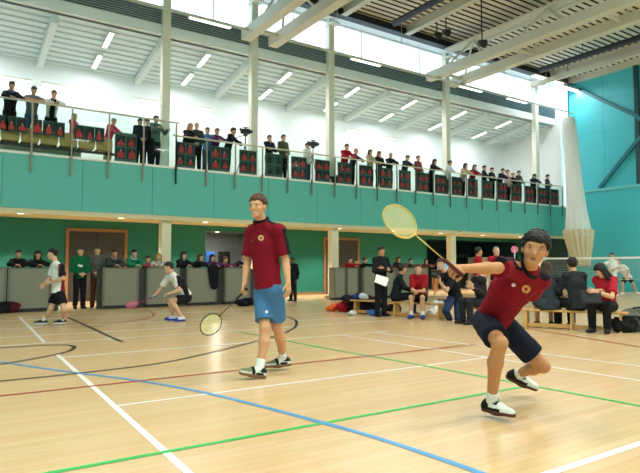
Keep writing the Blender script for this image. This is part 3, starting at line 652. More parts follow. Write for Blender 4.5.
            tx = [(np.vstack(tm.v), tm.f, 0)]
        crumple(solid('hair', S, min(vox, .014), [hairm(hrgb)], T, None, tx), .006, 45)
    return T

def shoe(T, an, to, su, s, sp, vox, fine, q):
    side = np.cross(su, to); base = an - su * (.078 * s)           # sole level under the ankle
    c = sp.get('shoe', (30, 30, 32)); p = lambda f, l, u: base + (to * f + side * l + su * u) * s
    S = SDF(); v = .007 if fine else min(vox, .014); fl = ((p(0, 0, .012), -su),)
    S.rc(p(-.045, 0, .04), p(.06, 0, .045), .042 * s, .046 * s, cuts=fl, k=.03).rc(p(.06, 0, .04), p(.165, .0, .03), .046 * s, .034 * s, cuts=fl, k=.03)
    S.rc(p(-.03, 0, .05), p(-.015, 0, .085), .04 * s, .043 * s, cuts=fl + ((p(0, 0, .098), su),), k=.03)
    mats = [cloth(c)] + [cloth(x) for x in sp.get('shoex', ())]
    pred = None
    if 'shoepred' in sp:
        def pred(Cn): 
            r = (Cn - base) / s; return sp['shoepred'](r @ to, r @ side, r @ su)
    o = solid('shoe', S, v, mats, T, pred)
    if fine or sp.get('sole'):
        S = SDF(); ct = ((p(0, 0, .02), su), (p(0, 0, 0), -su))
        S.rc(p(-.045, 0, .02), p(.06, 0, .02), .043 * s, .049 * s, cuts=ct, k=.03).rc(p(.06, 0, .02), p(.168, 0, .02), .049 * s, .036 * s, cuts=ct, k=.03)
        solid('sole', S, v, [cloth(sp.get('sole', (90, 60, 45)))], o)
    if fine:
        mb = MB()
        for i in range(4):
            f = .02 + .025 * i; h = .088 - .0085 * i
            mb.tube([p(f, -.028, h - .012), p(f + .006, 0, h + .003), p(f, .028, h - .012)], .004 * s, 6)
        lp = [p(.02 + .028 * math.sin(a) * .5, .025 + .03 * math.cos(a), .088 + .02 * math.sin(a)) for a in np.linspace(0, 6.2, 10)]
        if sp.get('lace_loop'): mb.tube(lp, .004 * s, 6); mb.tube([2 * p(.02, 0, .09) - x + su * .02 * s for x in lp], .004 * s, 6)
        mb.build('lace', [cloth(sp.get('lace', (235, 235, 235)))], o, smooth=True)

def racket(label, butt, A, N, frame_rgb, string_rgb, grip_rgb, L=.67):
    A = nrm(A); N = nrm(N - A * (N @ A)); W = np.cross(A, N); T = thing('badminton_racket', label, 'racket', butt)
    at = lambda f, w=0, n=0: butt + (A * f + W * w + N * n)
    mb = MB(); mb.tube([at(0), at(.004), at(.16), at(.175)], [.012, .0145, .0125, .008], 10); mb.build('grip', [mat('grip_%d' % sum(grip_rgb), grip_rgb, .8, bump=.3)], T, smooth=True)
    fm = mat('racket_frame_%d' % sum(frame_rgb), frame_rgb, .3, .3)
    mb = MB(); mb.tube([at(.17), at(.42)], .0042, 8); mb.build('shaft', [fm], T, smooth=True)
    c = .42 + .125; ring = [at(c - .125 * math.cos(a), .10 * math.sin(a)) for a in np.linspace(0, 2 * math.pi, 40, endpoint=False)]
    mb = MB(); mb.tube(ring, .0058, 8, closed=True); mb.tube([at(.40, 0), at(.425, 0)], .007, 8); mb.build('frame', [fm], T, smooth=True)
    mb = MB(); n = 22
    for i in range(-n // 2 + 1, n // 2):
        w = i * .0088; h = .125 * math.sqrt(max(0, 1 - (w / .1) ** 2)); mb.tube([at(c - h, w), at(c + h, w)], .0013, 4)
    for i in range(-13, 14):
        f = i * .0092; w = .1 * math.sqrt(max(0, 1 - (f / .125) ** 2)); mb.tube([at(c + f, -w), at(c + f, w)], .0013, 4)
    mb.build('strings', [mat('strings_%d' % sum(string_rgb), string_rgb, .5)], T)
    return T
ORD = ['first', 'second', 'third', 'fourth', 'fifth', 'sixth', 'seventh', 'eighth', 'ninth', 'tenth', 'eleventh', 'twelfth', 'thirteenth', 'fourteenth', 'fifteenth', 'sixteenth', 'seventeenth', 'eighteenth', 'nineteenth', 'twentieth', 'twenty-first', 'twenty-second', 'twenty-third', 'twenty-fourth', 'twenty-fifth']
# ------------------------------------------------------------------ balustrade
YRL = 17.95; px_post = [2.1 + 1.058 * k for k in range(-1, 25)]
def balustrade(lb, posts, zt, tall):
    T = thing('glass_balustrade', lb, 'railing', (posts[0], YRL, ZS1))
    for x in posts:
        mb = MB(); mb.box((x - .022, YRL - .05, ZS1 - .52), (x + .022, YRL - .015, zt - .04)); mb.box((x - .03, YRL - .06, ZS1 - .05), (x + .03, YRL, ZS1 + .08)); mb.build('post', m_brass, T)
    for a, b in zip(posts[:-1], posts[1:]):
        MB().box((a + .03, YRL, ZS1 + .06), (b - .03, YRL + .012, zt - (.06 if not tall else .02))).build('glass_pane', m_glass, T)
    MB().tube([(posts[0] - .5 if tall else posts[0] - .1, YRL - .02, zt), (posts[-1] + .1, YRL - .02, zt)], .028, 10).build('handrail', mat('rail_steel', (206, 198, 176), .35, .4), T, True)
balustrade('taller glass balustrade with bronze posts left of the first column', px_post[:6], 5.90, True)
balustrade('long glass balustrade with bronze posts right of the first column', px_post[5:] + [28.05], 5.47, False)
# poster boards
m_bd = mat('board_dark', (74, 90, 86), .5); m_pic = [mat('poster_dark', (24, 30, 30), .6), mat('poster_red', (196, 44, 42), .6), mat('poster_green', (46, 66, 62), .6), mat('poster_skin', (186, 132, 108), .6)]
def poster(T, x, z, wd, ht, rr, y, red=True):
    mb = MB(); mb.box((x - wd / 2, y - .012, z - ht / 2), (x + wd / 2, y, z + ht / 2), 0 if red else 2)
    mb.box((x - wd * .45, y - .016, z + ht * .36), (x + wd * .1, y - .012, z + ht * .42), 2)
    c = 1 if red else 0; yy = y - .0135
    h0 = rr.uniform(-.09, .09) * wd; kx = rr.uniform(.75, 1.25); kz = rr.uniform(.7, 1.35)
    o = [(-.34 * kx, -.44), (.34 * kx, -.44), (.32 * kx, -.44 + .32 * kz), (.16 * kx, -.44 + .48 * kz), (-.16 * kx, -.44 + .48 * kz), (-.32 * kx, -.44 + .34 * kz)]
    V = [(x + h0 + a * wd, yy, z + b * ht) for a, b in o] + [(x + h0 + a * wd, y - .02, z + b * ht) for a, b in o]
    mb.add(V, [(6, 7, 8, 9, 10, 11)] + [(i, (i + 1) % 6, 6 + (i + 1) % 6, 6 + i) for i in range(6)], c)
    mb.ell((x + h0, yy - .003, z + (-.34 + .48 * kz) * ht), [V3(.11 * wd, 0, 0), V3(0, .006, 0), V3(0, 0, .13 * ht)], 3 if red and rr.random() > .6 else c)
    mb.build('poster', m_pic, T)
rr = random.Random(5)
cells = [2] + list(range(4, 24))
for n, k in enumerate(cells):
    xm = 2.1 + 1.058 * (k + .5) - (.18 if k == 4 else 0); red = k != 7
    T = thing('poster_board', ('two by two board of red posters on the balcony glass, %s board from left' if red else 'two by two board of plain green posters on balcony glass, %s board from left') % ORD[n], 'board', (xm, YRL + .06, 4.5), 'poster boards on the balustrade')
    MB().box((xm - .33, YRL + .05, 4.45), (xm + .33, YRL + .08, 5.30 if k != 2 else 5.36)).build('backing', m_bd, T)
    for i in (-1, 1):
        for j in (0, 1): poster(T, xm + i * .165, 4.71 + j * .385, .285, .34, rr, YRL + .05, red)
for n, x in enumerate([float(PY(q, 118, YRL + .03)[0]) for q in (3, 11, 22, 37, 48.5, 60, 80, 90, 100)]):
    T = thing('portrait_poster', 'dark single poster with red figure above the tan chairs, %s in the row from left' % ORD[n], 'poster', (x, YRL + .03, 5.0), 'single posters above the chairs')
    MB().box((x - .14, YRL + .03, 5.0 - .02), (x + .14, YRL + .05, 5.42)).build('backing', m_bd, T); poster(T, x, 5.2, .25, .38, rr, YRL + .03)
# beam chairs
m_tan = mat('chair_tan', (196, 152, 90), .5, var=.12)
cx = [float(PY(p, 138, 18.2)[0]) for p in (10, 30, 49, 68, 86.5, 104)]
def beam_chair(x):
    T = thing('beam_chair', 'tan shell chair on the balcony, first from left on the black beam', 'chair', (x, 18.27, ZS1), 'tan chairs behind the balcony glass')
    mb = MB(); n = 9
    for ins in (0, 1):
        pass
    o = [(-.22, 0), (.22, 0), (.25, .16), (.24, .30), (.17, .385), (0, .41), (-.17, .385), (-.24, .30), (-.25, .16)]
    V = [(x + a, 18.14 + .04 * math.cos(a * 6) - .10 * b, ZS1 + .37 + b) for a, b in o] + [(x + a, 18.17 + .04 * math.cos(a * 6) - .10 * b, ZS1 + .37 + b) for a, b in o]
    k = len(o); mb.add(V, [tuple(range(k)), tuple(range(2 * k - 1, k - 1, -1))] + [(i, k + i, k + (i + 1) % k, (i + 1) % k) for i in range(k)]); mb.build('backrest', m_tan, T, bevel=.008)
    MB().box((x - .22, 18.18, ZS1 + .36), (x + .22, 18.52, ZS1 + .40)).build('seat', m_tan, T, bevel=.015)
    for sx in (-.18, .18): MB().tube([(x + sx, 18.48, ZS1 + .35), (x + sx, 18.2, ZS1 + .35), (x + sx, 18.2, ZS1 + .5)], .013, 6).build('bracket', m_black, T, True)
    return T
ch = beam_chair(cx[0])
for i in range(1, 6): copy_tree(ch, (cx[i], 18.27, ZS1), 'tan shell chair on the balcony, %s from left on the black beam' % ORD[i])
T = thing('seating_beam', 'long black beam with legs carrying the tan balcony chairs', 'seating beam', (cx[0], 18.3, ZS1))
MB().box((cx[0] - .9, 18.26, ZS1 + .26), (cx[5] + .5, 18.34, ZS1 + .33)).build('beam', m_black, T)
for x in (cx[0] - .3, (cx[1] + cx[2]) / 2 - .3, (cx[2] + cx[3]) / 2, (cx[4] + cx[5]) / 2, cx[5] + .35): MB().beam((x, 18.3, ZS1 + .27), (x, 18.3, ZS1), .06, .06).build('leg', m_black, T)
struct('platform', MB().box((-3, 18.56, ZS1), (3.55, 20.2, ZS1 + .40)), mat('platform_pale', (206, 200, 184), .6), 'pale raised step behind the tan chairs on the balcony', 'platform')
# ------------------------------------------------------------------ video cameras on tripods
def tripod(lb, c, zt, ry):
    T = thing('video_camera_tripod', lb, 'video camera', (c[0], c[1], ZS1))
    for a in (0.5, 2.6, 4.7): MB().tube([(c[0], c[1], zt - .5), (c[0] + .36 * math.cos(a), c[1] + .30 * math.sin(a), ZS1 + .01)], [.018, .012], 6).build('leg', m_dark, T, True)
    MB().tube([(c[0], c[1], zt - .55), (c[0], c[1], zt - .08)], .02, 6).build('column', m_dark, T, True)
    d = V3(math.cos(ry), math.sin(ry), -.15); u = V3(0, 0, 1); c = np.array((c[0], c[1], zt))
    mb = MB(); mb.obox(c, (.34, .13, .17), d); mb.tube([c + nrm(d) * .16, c + nrm(d) * .27], [.05, .06], 10); mb.tube([c + V3(0, 0, .14) - nrm(d) * .1, c + V3(0, 0, .14) + nrm(d) * .12], .02, 6); mb.obox(c + V3(0, 0, .11), (.05, .03, .08), d); mb.build('camera_body', m_black, T)
    MB().obox(c - nrm(d) * .1 + np.cross(nrm(d), u) * .16 + V3(0, 0, .03), (.02, .14, .09), d).build('viewfinder_screen', m_dark, T)
    MB().obox(c - V3(0, 0, .13), (.12, .10, .07), d).build('tripod_head', m_dark, T); MB().tube([c - V3(0, 0, .13), c - nrm(d) * .42 - V3(0, 0, .25)], .01, 6).build('pan_handle', m_dark, T, True)
p = PY(245.5, 130, 18.32); tripod('video camera on a tall tripod right of the man in black on the balcony', p, 6.05, -1.0)
p = PY(313, 138, 18.45); tripod('video camera on tripod in front of the man in white shirt', p, 5.98, -1.2)
# ------------------------------------------------------------------ partitions under the balcony
YPN = 16.7
def Xp(px): return float(PY(px, 268, YPN)[0])
m_pd = mat('gap_shade_dark', (52, 52, 48), .6)  # dark colour that paints the shade in the partition gaps
units = [(-30, 7, 'grey partition box at the far left edge'), (8, 51, 'grey partition box in front of the two dark jacketed spectators at left'), (103, 139, 'grey partition box right of the gap with the man in green'), (147, 180, 'grey partition box behind the crouching white player'), (187, 217, 'grey partition box with a jacket hung over its edge'), (225, 250.5, 'grey partition box just left of the walking player'), (334, 345.5, 'narrow grey partition post box under the third column'), (347, 358, 'narrow grey partition box in front of the girl in red'), (363, 395, 'grey partition box behind the man holding papers'), (400, 428, 'grey partition box behind the red shirted bench sitter')]
for a, b, lb in units:
    x0, x1 = Xp(a), Xp(b); T = thing('partition_box', lb, 'partition', (x0, YPN, 0), 'grey partitions along the court')
    MB().box((x0, YPN, .09), (x1, YPN + .32, 1.14)).build('panel', m_grey, T, bevel=.006); MB().box((x0 + .03, YPN + .03, 0), (x1 - .03, YPN + .3, .09)).build('plinth', m_black, T)
    MB().box((x0 - .015, YPN - .012, 1.14), (x1 + .015, YPN + .335, 1.165)).build('top_cap', mat('cap_grey', (92, 92, 84), .5), T)
    for x in (x0 + .03, x1 - .03): MB().box((x - .03, YPN - .008, .09), (x + .03, YPN, 1.14)).build('edge_strip', mat('edge_grey', (108, 107, 94), .5), T)
for a, b, lb in [(139.3, 146.7, 'dark sheet standing in for gap shade between partition boxes, right of green jacket man'), (180.3, 186.7, 'dark sheet standing in for gap shade between partition boxes behind the dark scarf spectator'), (217.3, 224.7, 'dark sheet standing in for gap shade beside the hung jacket'), (358.5, 362.5, 'dark sheet standing in for gap shade beside the girl in black and red'), (51.5, 60, 'dark sheet standing in for shade at the left side of the doorway gap'), (98.5, 102.6, 'dark sheet standing in for shade at the right side of the doorway gap'), (250.8, 256, 'dark sheet standing in for gap shade behind the walking player')]:
    x0, x1 = Xp(a), Xp(b); T = thing('gap_shade_sheet', lb, 'partition', (x0, YPN + .12, 0)); MB().box((x0, YPN + .12, .02), (x1, YPN + .2, 1.12)).build('panel', m_pd, T); MB().box((x0 + .02, YPN + .08, 0), (x1 - .02, YPN + .24, .02)).build('foot_plate', m_black, T)  # added dark sheets, painted shade for the gaps between the partition boxes
# corridor and bar contents
x0 = Xw(205.5, 23); tag(MB().box((x0, 23.0, 0), (x0 + .42, 23.1, 1.85)).build('blue_screen', mat('banner_blue', (30, 84, 160), .6), None, bevel=.01), 'tall blue screen standing in the grey corridor', 'screen')
x0 = Xw(219, 24.1); T = thing('door_4', 'dark doorway at the end of the grey corridor', 'door', (x0, 24.2, 0)); T['kind'] = 'structure'; MB().box((x0, 24.12, 0), (x0 + .55, 24.2, 1.9)).build('door_leaf', m_black, T)
for i, (px, py, w_, h_) in enumerate([(443, 267.5, .95, .52), (459, 269, .5, .5)]):
    p = PY(px, py, 24.4); T = thing('television', 'glowing blue screen in the dark bar, %s one' % ('wide left' if i == 0 else 'small right'), 'television', p)
    MB().box(p - V3(w_ / 2 + .03, 0, h_ / 2 + .03), p + V3(w_ / 2 + .03, .06, h_ / 2 + .03)).build('casing', m_black, T); MB().box(p - V3(w_ / 2, .01, h_ / 2), p + V3(w_ / 2, 0, h_ / 2)).build('screen', emis('screen_glow_%d' % i, [(120, 205, 245), (70, 120, 190)][i], .9), T)
x0, x1 = Xw(430, 22.6), Xw(470, 22.6)
T = thing('bar_counter', 'dark bar counter in the recess under the balcony', 'counter', (x0, 22.6, 0)); MB().box((x0, 22.5, 0), (x1, 23.1, 1.02)).build('front', mat('counter_grey', (70, 78, 76), .6), T); MB().box((x0 - .05, 22.42, 1.02), (x1 + .05, 23.15, 1.07)).build('worktop', m_oak, T)
rr = random.Random(9)
for i in range(9):
    x = Xw(441 + i * 3.2, 24.3); h_ = .22 + .06 * rr.random(); z = 1.78; T = thing('glass_bottle', 'pale bottle on the bar shelf under the balcony, %s from left' % ORD[i], 'bottle', (x, 24.3, z), 'bottles on the bar shelf')
    MB().tube([(x, 24.3, z), (x, 24.3, z + h_ * .6), (x, 24.3, z + h_ * .72), (x, 24.3, z + h_)], [.05, .05, .02, .018], 8).build('glass', mat('bottle_pale_%d' % (i % 3), [(200, 210, 205), (150, 170, 160), (190, 170, 130)][i % 3], .2), T, True)
    MB().tube([(x, 24.3, z + h_), (x, 24.3, z + h_ + .03)], .022, 6).build('cap', m_dark, T)
tag(MB().box((Xw(438, 24.3), 24.15, 1.73), (Xw(472, 24.3), 24.55, 1.78)).build('bar_shelf', m_dark), 'dark wall shelf carrying bottles in the bar', 'shelf')
x0, x1 = Xw(470, 21.6), Xw(484, 21.6); T = thing('locker_cabinet', 'pale grey cabinet behind the raised arm of the lunging player', 'cabinet', (x0, 21.3, 0)); MB().box((x0, 21.25, 0), (x1, 21.75, 1.75)).build('body', mat('locker_grey', (150, 158, 148), .5), T)
for k in range(2):
    d = MB().box((x0 + .02 + k * (x1 - x0) / 2, 21.235, .06), (x0 - .02 + (k + 1) * (x1 - x0) / 2, 21.25, 1.7)).build('door', mat('locker_door', (162, 168, 158), .5), T); MB().box((x0 + (x1 - x0) / 2 - .1 + k * .15, 21.22, .85), (x0 + (x1 - x0) / 2 - .06 + k * .15, 21.235, 1.0)).build('handle', m_dark, d)
p = PY(459, 231, 18.1); T = thing('wall_speaker', 'small black round speaker on the fourth lower column', 'speaker', p); MB().ell(p, [V3(.09, 0, 0), V3(0, .1, 0), V3(0, 0, .09)]).build('shell', m_black, T, True); MB().tube([p, p + V3(0, .14, 0)], .03, 6).build('bracket', m_dark, T)
# ------------------------------------------------------------------ gathered divider curtain
cX, cY = [float(q) for q in P(577, 200, 28.0)[:2]]
T = thing('divider_curtain', 'gathered white divider curtain bundle hanging before the turquoise wall', 'curtain', (cX, cY, 1.4))
def pleat(prof, nf, amp, name, m, th=0):
    mb = MB(); n = nf * 6; V = []
    for (z, r, am) in prof:
        for j in range(n):
            a = 2 * math.pi * j / n; q = r * (1 + am * amp * math.cos(nf * a + z * .3) + .03 * math.cos(3 * a)); o_ = CR * (3.6 - z) * .065; V.append((cX + o_[0] + q * math.cos(a), cY + o_[1] + q * math.sin(a), z))
    F = [(i * n + j, i * n + (j + 1) % n, (i + 1) * n + (j + 1) % n, (i + 1) * n + j) for i in range(len(prof) - 1) for j in range(n)] + [tuple(range(n))[::-1], tuple((len(prof) - 1) * n + j for j in range(n))]
    mb.add(V, F); return mb.build(name, m, T, True)
pleat([(2.7, .60, .6), (3.1, .56, .5), (4.0, .46, .4), (5.0, .40, .35), (6.5, .36, .3), (8.0, .34, .3), (8.6, .28, .3)], 14, .10, 'curtain_net', mat('curtain_white', (232, 240, 240), .8, var=.03))
pleat([(1.25, .34, 1), (1.5, .40, 1), (2.1, .52, 1), (2.6, .60, 1), (2.95, .66, 1), (3.05, .60, .6)], 16, .13, 'curtain_hem', mat('curtain_cream', (222, 212, 180), .8, var=.05))
cX -= .3 * CR[0]; cY -= .3 * CR[1]
MB().tube([(cX, cY, 8.55), (cX, cY, ZR)], .02, 6).build('rope', m_dark, T)
# ------------------------------------------------------------------ net
nX, n0, n1 = 19.0, 13.75, 7.65
T = thing('badminton_net', 'badminton net with white tape stretched across the far right court', 'net', (nX, n0, 0))
for y in (n0 + .03, n1 - .03):
    q = MB().tube([(nX, y, .06), (nX, y, 1.56)], .022, 8).build('post', m_dark, T, True); MB().box((nX - .22, y - .15, 0), (nX + .22, y + .15, .06)).build('base', m_dark, q)
sag = lambda y: 1.55 - .026 * math.sin(math.pi * (n0 - y) / (n0 - n1))
ys = np.linspace(n0, n1, 21); mb = MB()
for a, b in zip(ys[:-1], ys[1:]): mb.hexa([(nX - .006, a, sag(a) - .07), (nX + .006, a, sag(a) - .07), (nX + .006, b, sag(b) - .07), (nX - .006, b, sag(b) - .07), (nX - .006, a, sag(a)), (nX + .006, a, sag(a)), (nX + .006, b, sag(b)), (nX - .006, b, sag(b))])
mb.build('tape', mat('net_tape', (250, 250, 248), .6), T)
mb = MB()
for y in np.linspace(n0, n1, 90): mb.tube([(nX, y, sag(y) - .76), (nX, y, sag(y) - .06)], .0022, 4, caps=False)
for k in range(9): mb.tube([(nX, y, sag(y) - .07 - .0863 * k) for y in ys], .0022 if k < 8 else .006, 4, caps=False)
mb.build('mesh', mat('net_cord', (206, 206, 196), .8), T)
# ------------------------------------------------------------------ benches, bags
def bench(lb, a, b, h=.33):
    a = np.array((a[0], a[1], 0.)); b = np.array((b[0], b[1], 0.)); d = nrm(b - a); n = V3(-d[1], d[0], 0)
    T = thing('gym_bench', lb, 'bench', a); up = V3(0, 0, 1)
    MB().obox((a + b) / 2 + up * (h - .02), (np.linalg.norm(b - a), .24, .04), d).build('seat_board', m_wood, T, bevel=.008)
    MB().obox((a + b) / 2 + up * .055, (np.linalg.norm(b - a) - .1, .09, .07), d).build('balance_beam', m_wood, T, bevel=.008)
    for t in (.06, .5, .94):
        c = a + (b - a) * t; mb = MB(); q = [c + d * s_ * .02 + n * w_ for s_ in (-1, 1) for w_ in (-.13, .13)]
        lo = [c - d * .02 - n * .14, c + d * .02 - n * .14, c + d * .02 + n * .14, c - d * .02 + n * .14]; hi = [c - d * .02 - n * .09, c + d * .02 - n * .09, c + d * .02 + n * .09, c - d * .02 + n * .09]
        mb.hexa([p_ + up * .0 for p_ in lo] + [p_ + up * (h - .04) for p_ in hi]); mb.build('leg', m_wood, T)
BLa, BLb = P(352, 305, 14.7), P(447, 305, 12.9); BRa, BRb = P(521, 312, 11.25), P(628, 312, 10.25)
bench('low pine gym bench at the left with kit bags beside it', BLa, BLb, .35)
bench('low pine gym bench at right under three seated spectators', BRa, BRb, .36)
def softbag(lb, c, L, W, H, ang, rgb, cat='bag', strap=True, second=None, pk=1):
    T = thing('sports_bag', lb, cat, c); d = V3(math.cos(ang), math.sin(ang), 0); n = V3(-d[1], d[0], 0); c = np.array((c[0], c[1], c[2] if len(c) > 2 else 0.)); up = V3(0, 0, 1)
    S = SDF(); fl = ((c + up * .005, -up),)
    S.rc(c - d * (L / 2 - H / 2) + up * H * .45, c + d * (L / 2 - H / 2) + up * H * .5, H * .52, H * .46, n, min(1.3, W / H), fl, .05)
    S.el(c + d * L * .12 + up * H * .7, (d, n, up), (L * .28, W * .35, H * .33), fl, .06); S.el(c - d * L * .25 - n * W * .2 + up * H * .4, (d, n, up), (L * .2, W * .35, H * .4), fl, .05)
    pred = (lambda Cn: ((Cn - c) @ d > L * .12)) if second is not None else None
    rg = random.Random(lb); 
    for _ in range(7):
        q = c + d * rg.uniform(-.42, .42) * L + n * rg.uniform(-.4, .4) * W + up * H * rg.uniform(.35, .85); S.rc(q, q + d * rg.uniform(-.3, .3) * L + n * rg.uniform(-.4, .4) * W + up * H * rg.uniform(-.2, .2), H * rg.uniform(.14, .30), H * rg.uniform(.08, .2), cuts=fl, k=.02)
    o = solid('bag_body', S, .016, [cloth(rgb)] + ([cloth(second)] if second is not None else []), T, pred)
    displace(o, lambda q: (.05 * _NZ.noise((q[0] * 9, q[1] * 9, q[2] * 9)) + .03 * _NZ.noise((q[0] * 21, q[1] * 21, q[2] * 21))) * (1 if q[2] > .03 else .3))
    if strap:
        pts = [c - d * L * .28 + n * W * .1 + up * H * .9, c - d * L * .2 - n * W * .5 + up * H * 1.12, c + d * L * .15 - n * W * .55 + up * H * 1.1, c + d * L * .3 + up * H * .85]; MB().tube(pts, .018, 6).build('strap', [cloth((30, 30, 32))], T, True)
        MB().tube([c - d * L * .3 + up * H * .98, c + up * H * 1.06, c + d * L * .3 + up * H * .98], .008, 5).build('zip', m_dark, T, True)
gp = lambda x, y: G(x, y)
softbag('orange cloth bundle at the left end of the kit pile', gp(333, 311), .34, .26, .18, -.4, (232, 104, 44), strap=False)
softbag('red kit bag next to the orange bundle', gp(347, 311.5), .52, .32, .26, -.5, (186, 28, 38))
softbag('black and red racket bag in the middle of the pile', gp(361, 312), .62, .36, .44, -.6, (26, 26, 30), second=(140, 24, 30))
softbag('black kit bag at the right end of the pile', gp(372, 313), .6, .36, .36, -.4, (24, 25, 29))
softbag('flat red racket bag leaning behind the black kit bag', gp(366, 309), .7, .2, .34, -.2, (150, 24, 32))
softbag('small white shoe bag in front of the black kit pile', gp(353, 315.5), .24, .16, .1, .2, (224, 222, 216), strap=False)
softbag('crumpled blue and white top lying by the kit pile', gp(377, 315.5), .4, .3, .14, -.3, (70, 120, 200), 'clothing', False, (220, 226, 232))
softbag('blue and white jacket heaped on the bench end behind the bags', V3(*(BLa + (BLb - BLa) * .10)[:2], .355), .42, .24, .13, math.atan2((BLb - BLa)[1], (BLb - BLa)[0]), (40, 62, 120), 'clothing', False, (206, 214, 224))
softbag('dark jacket heaped at the left tip of the bench', V3(*(BLa + (BLb - BLa) * -.06)[:2], .3), .4, .26, .15, 1.2, (30, 32, 40), 'clothing', False)
softbag('dark kit bag under the left bench by the standing man', gp(392, 313), .5, .26, .2, -.5, (34, 36, 40))
softbag('white towel bundle on the floor left of the photographer', gp(434, 316), .34, .26, .2, -.3, (232, 232, 228), 'towel', False)
softbag('white kit bag beside the kneeling photographer', gp(440, 312.5), .46, .28, .3, -.4, (214, 214, 216), second=(110, 116, 124))
softbag('grey green sports bag on the floor at the right edge', gp(636, 320), .5, .34, .26, -.4, (108, 114, 104))
softbag('black holdall in front of the grey sports bag at right edge', gp(629, 332), .62, .34, .26, -.5, (26, 28, 28), second=(66, 70, 66))
softbag('dark kit bag at the foot of the far left partition', gp(6, 313), .6, .34, .26, 0.1, (30, 24, 28), second=(96, 30, 36))
softbag('black bag lying against the partition by the walking player', gp(246, 306), .55, .3, .22, 0.1, (24, 24, 28))
softbag('small cream bag on the floor by the third column', gp(331, 299), .4, .3, .2, 0.2, (206, 190, 150), strap=False)
for i, (px, py) in enumerate([(20, 310), (27, 310.5)]):
    c = gp(px, py); T = thing('water_bottle', 'clear water bottle by the left partition, %s one' % ('left' if i == 0 else 'right'), 'bottle', c, 'bottles by the partition'); MB().tube([c, c + V3(0, 0, .16), c + V3(0, 0, .2), c + V3(0, 0, .23)], [.035, .035, .014, .014], 8).build('bottle', mat('bottle_clear', (150, 160, 158), .2), T, True); MB().tube([c + V3(0, 0, .225), c + V3(0, 0, .25)], .017, 8).build('cap', mat('cap_blue', (60, 110, 190), .4), T)
# jacket over the partition
x0, x1 = Xp(208), Xp(217.5); S = SDF()
S.rc((x0 + .1, YPN - .045, 1.16), (x1 - .1, YPN - .045, 1.16), .06, .06).rc(((x0 + x1) / 2, YPN - .055, 1.1), ((x0 + x1) / 2 + .03, YPN - .055, .62), .19, .14, V3(0, 1, 0), .28)
S.rc((x1 - .1, YPN - .05, 1.12), (x1 - .03, YPN - .06, .78), .06, .045).rc((x0 + .08, YPN + .1, 1.19), (x1 - .1, YPN + .1, 1.19), .05, .05)
o = solid('jacket', S, .02, [cloth((20, 20, 26))], None); tag(o, 'black jacket draped over the partition below the girl in purple', 'jacket')
# ------------------------------------------------------------------ spectators on the balcony
BL = dict(black=(24, 25, 30), navy=(32, 38, 58), grey=(120, 124, 128), white=(226, 226, 224), red=(168, 24, 36), pink=(206, 62, 92), olive=(86, 88, 62), green=(20, 112, 70), purple=(88, 44, 104), beige=(186, 168, 132), denim=(58, 82, 118), brown=(86, 62, 46), blue=(96, 140, 186), dgrey=(60, 64, 68), tealg=(86, 108, 104))
HB = dict(black=(22, 19, 19), brown=(66, 44, 32), blonde=(170, 128, 72), grey=(150, 146, 140), red=(120, 56, 30), dk=(40, 29, 24))
def c_(n): return BL[n] if isinstance(n, str) else n
def spec(px, py, kind, top, bot, hair, lb, H=1.70, rz=0, Y=18.42, z=None, sleeve='long', rail=1.07, skin='fair', turn=0, nod=.25, lean=.38, hem=.10, vox=.022, **kw):
    b = PY(px, 170 if z is None else py, Y); b[2] = ZS1 + kw.pop('dz', 0) if z is None else z; bend = kw.pop('bend', 0)
    if z is not None: b = PY(px, py, Y); b[2] = z
    J = pose(kind, b, rz, H, rail, lean, turn, nod, .34, bend); grp = 'spectators on the balcony' if z is None else 'spectators behind the partitions'
    sp = dict(skin=skin, hair=(hair[0], HB[hair[1]]), top=(c_(top), sleeve, hem), bottom=(kw.pop('bk', 'trousers'), c_(bot)), shoe=(34, 34, 36), topname=kw.pop('tn', 'shirt'))
    sp.update(kw); return person(lb, J, sp, H / 1.75, vox, grp)
RL = 1.10; TI = dict(dz=.40, bend=.22, lean=.72)
spec(8, 0, 'lean', 'black', 'black', ('short', 'black'), 'spectator in black vest with blue sleeves leaning on the tall rail, leftmost on balcony', 1.76, 0, 18.74, rail=RL, **TI, collar=(60, 96, 170), skin='tan')
spec(30, 0, 'lean', 'grey', 'denim', ('short', 'dk'), 'spectator in grey shirt leaning on the tall rail above the second tan chair', 1.72, 0, 18.74, rail=RL, **TI, sleeve='short', nod=.45)
spec(50, 0, 'lean', 'white', 'black', ('short', 'brown'), 'spectator in white jacket over black top leaning on the tall rail', 1.70, 0, 18.74, rail=RL, **TI, topx=((26, 26, 30),), toppred=lambda Cn: (np.abs((Cn - PY(50, 170, 18.74))[:, 0]) < .07).astype(int))
spec(72.5, 0, 'fold', 'pink', 'denim', ('short', 'grey'), 'grey-haired spectator in pink top standing behind the low single posters', 1.50, .9, 18.62, nod=.1)
spec(109, 0, 'lean', 'pink', 'beige', ('short', 'grey'), 'bending spectator in pink jacket at the right end of the tan chairs', 1.52, .6, 18.62, rail=.9, nod=.4)
spec(139, 0, 'clasp', 'navy', 'black', ('short', 'dk'), 'spectator in dark navy tracksuit behind the glass, right of the first poster board', 1.60, .2, 18.5, tn='jacket')
spec(146.5, 0, 'stand', 'black', 'navy', ('short', 'brown'), 'taller spectator in black half hidden behind the navy tracksuit one', 1.72, -.2, 18.85)
spec(155, 0, 'reach', 'tealg', 'black', ('short', 'dk'), 'spectator in grey green sweater standing left of the first column', 1.72, .4, 18.3, rail=1.2, nod=.1)
spec(187, 0, 'lean', 'black', 'dgrey', ('long', 'blonde'), 'blonde spectator in black leaning on the rail just right of first column', 1.66, .3)
spec(196, 0, 'clasp', 'dgrey', 'black', ('thin', 'grey'), 'balding spectator in dark jacket beside the blonde spectator', 1.74, -.3, 18.5, skin='pale', tn='jacket')
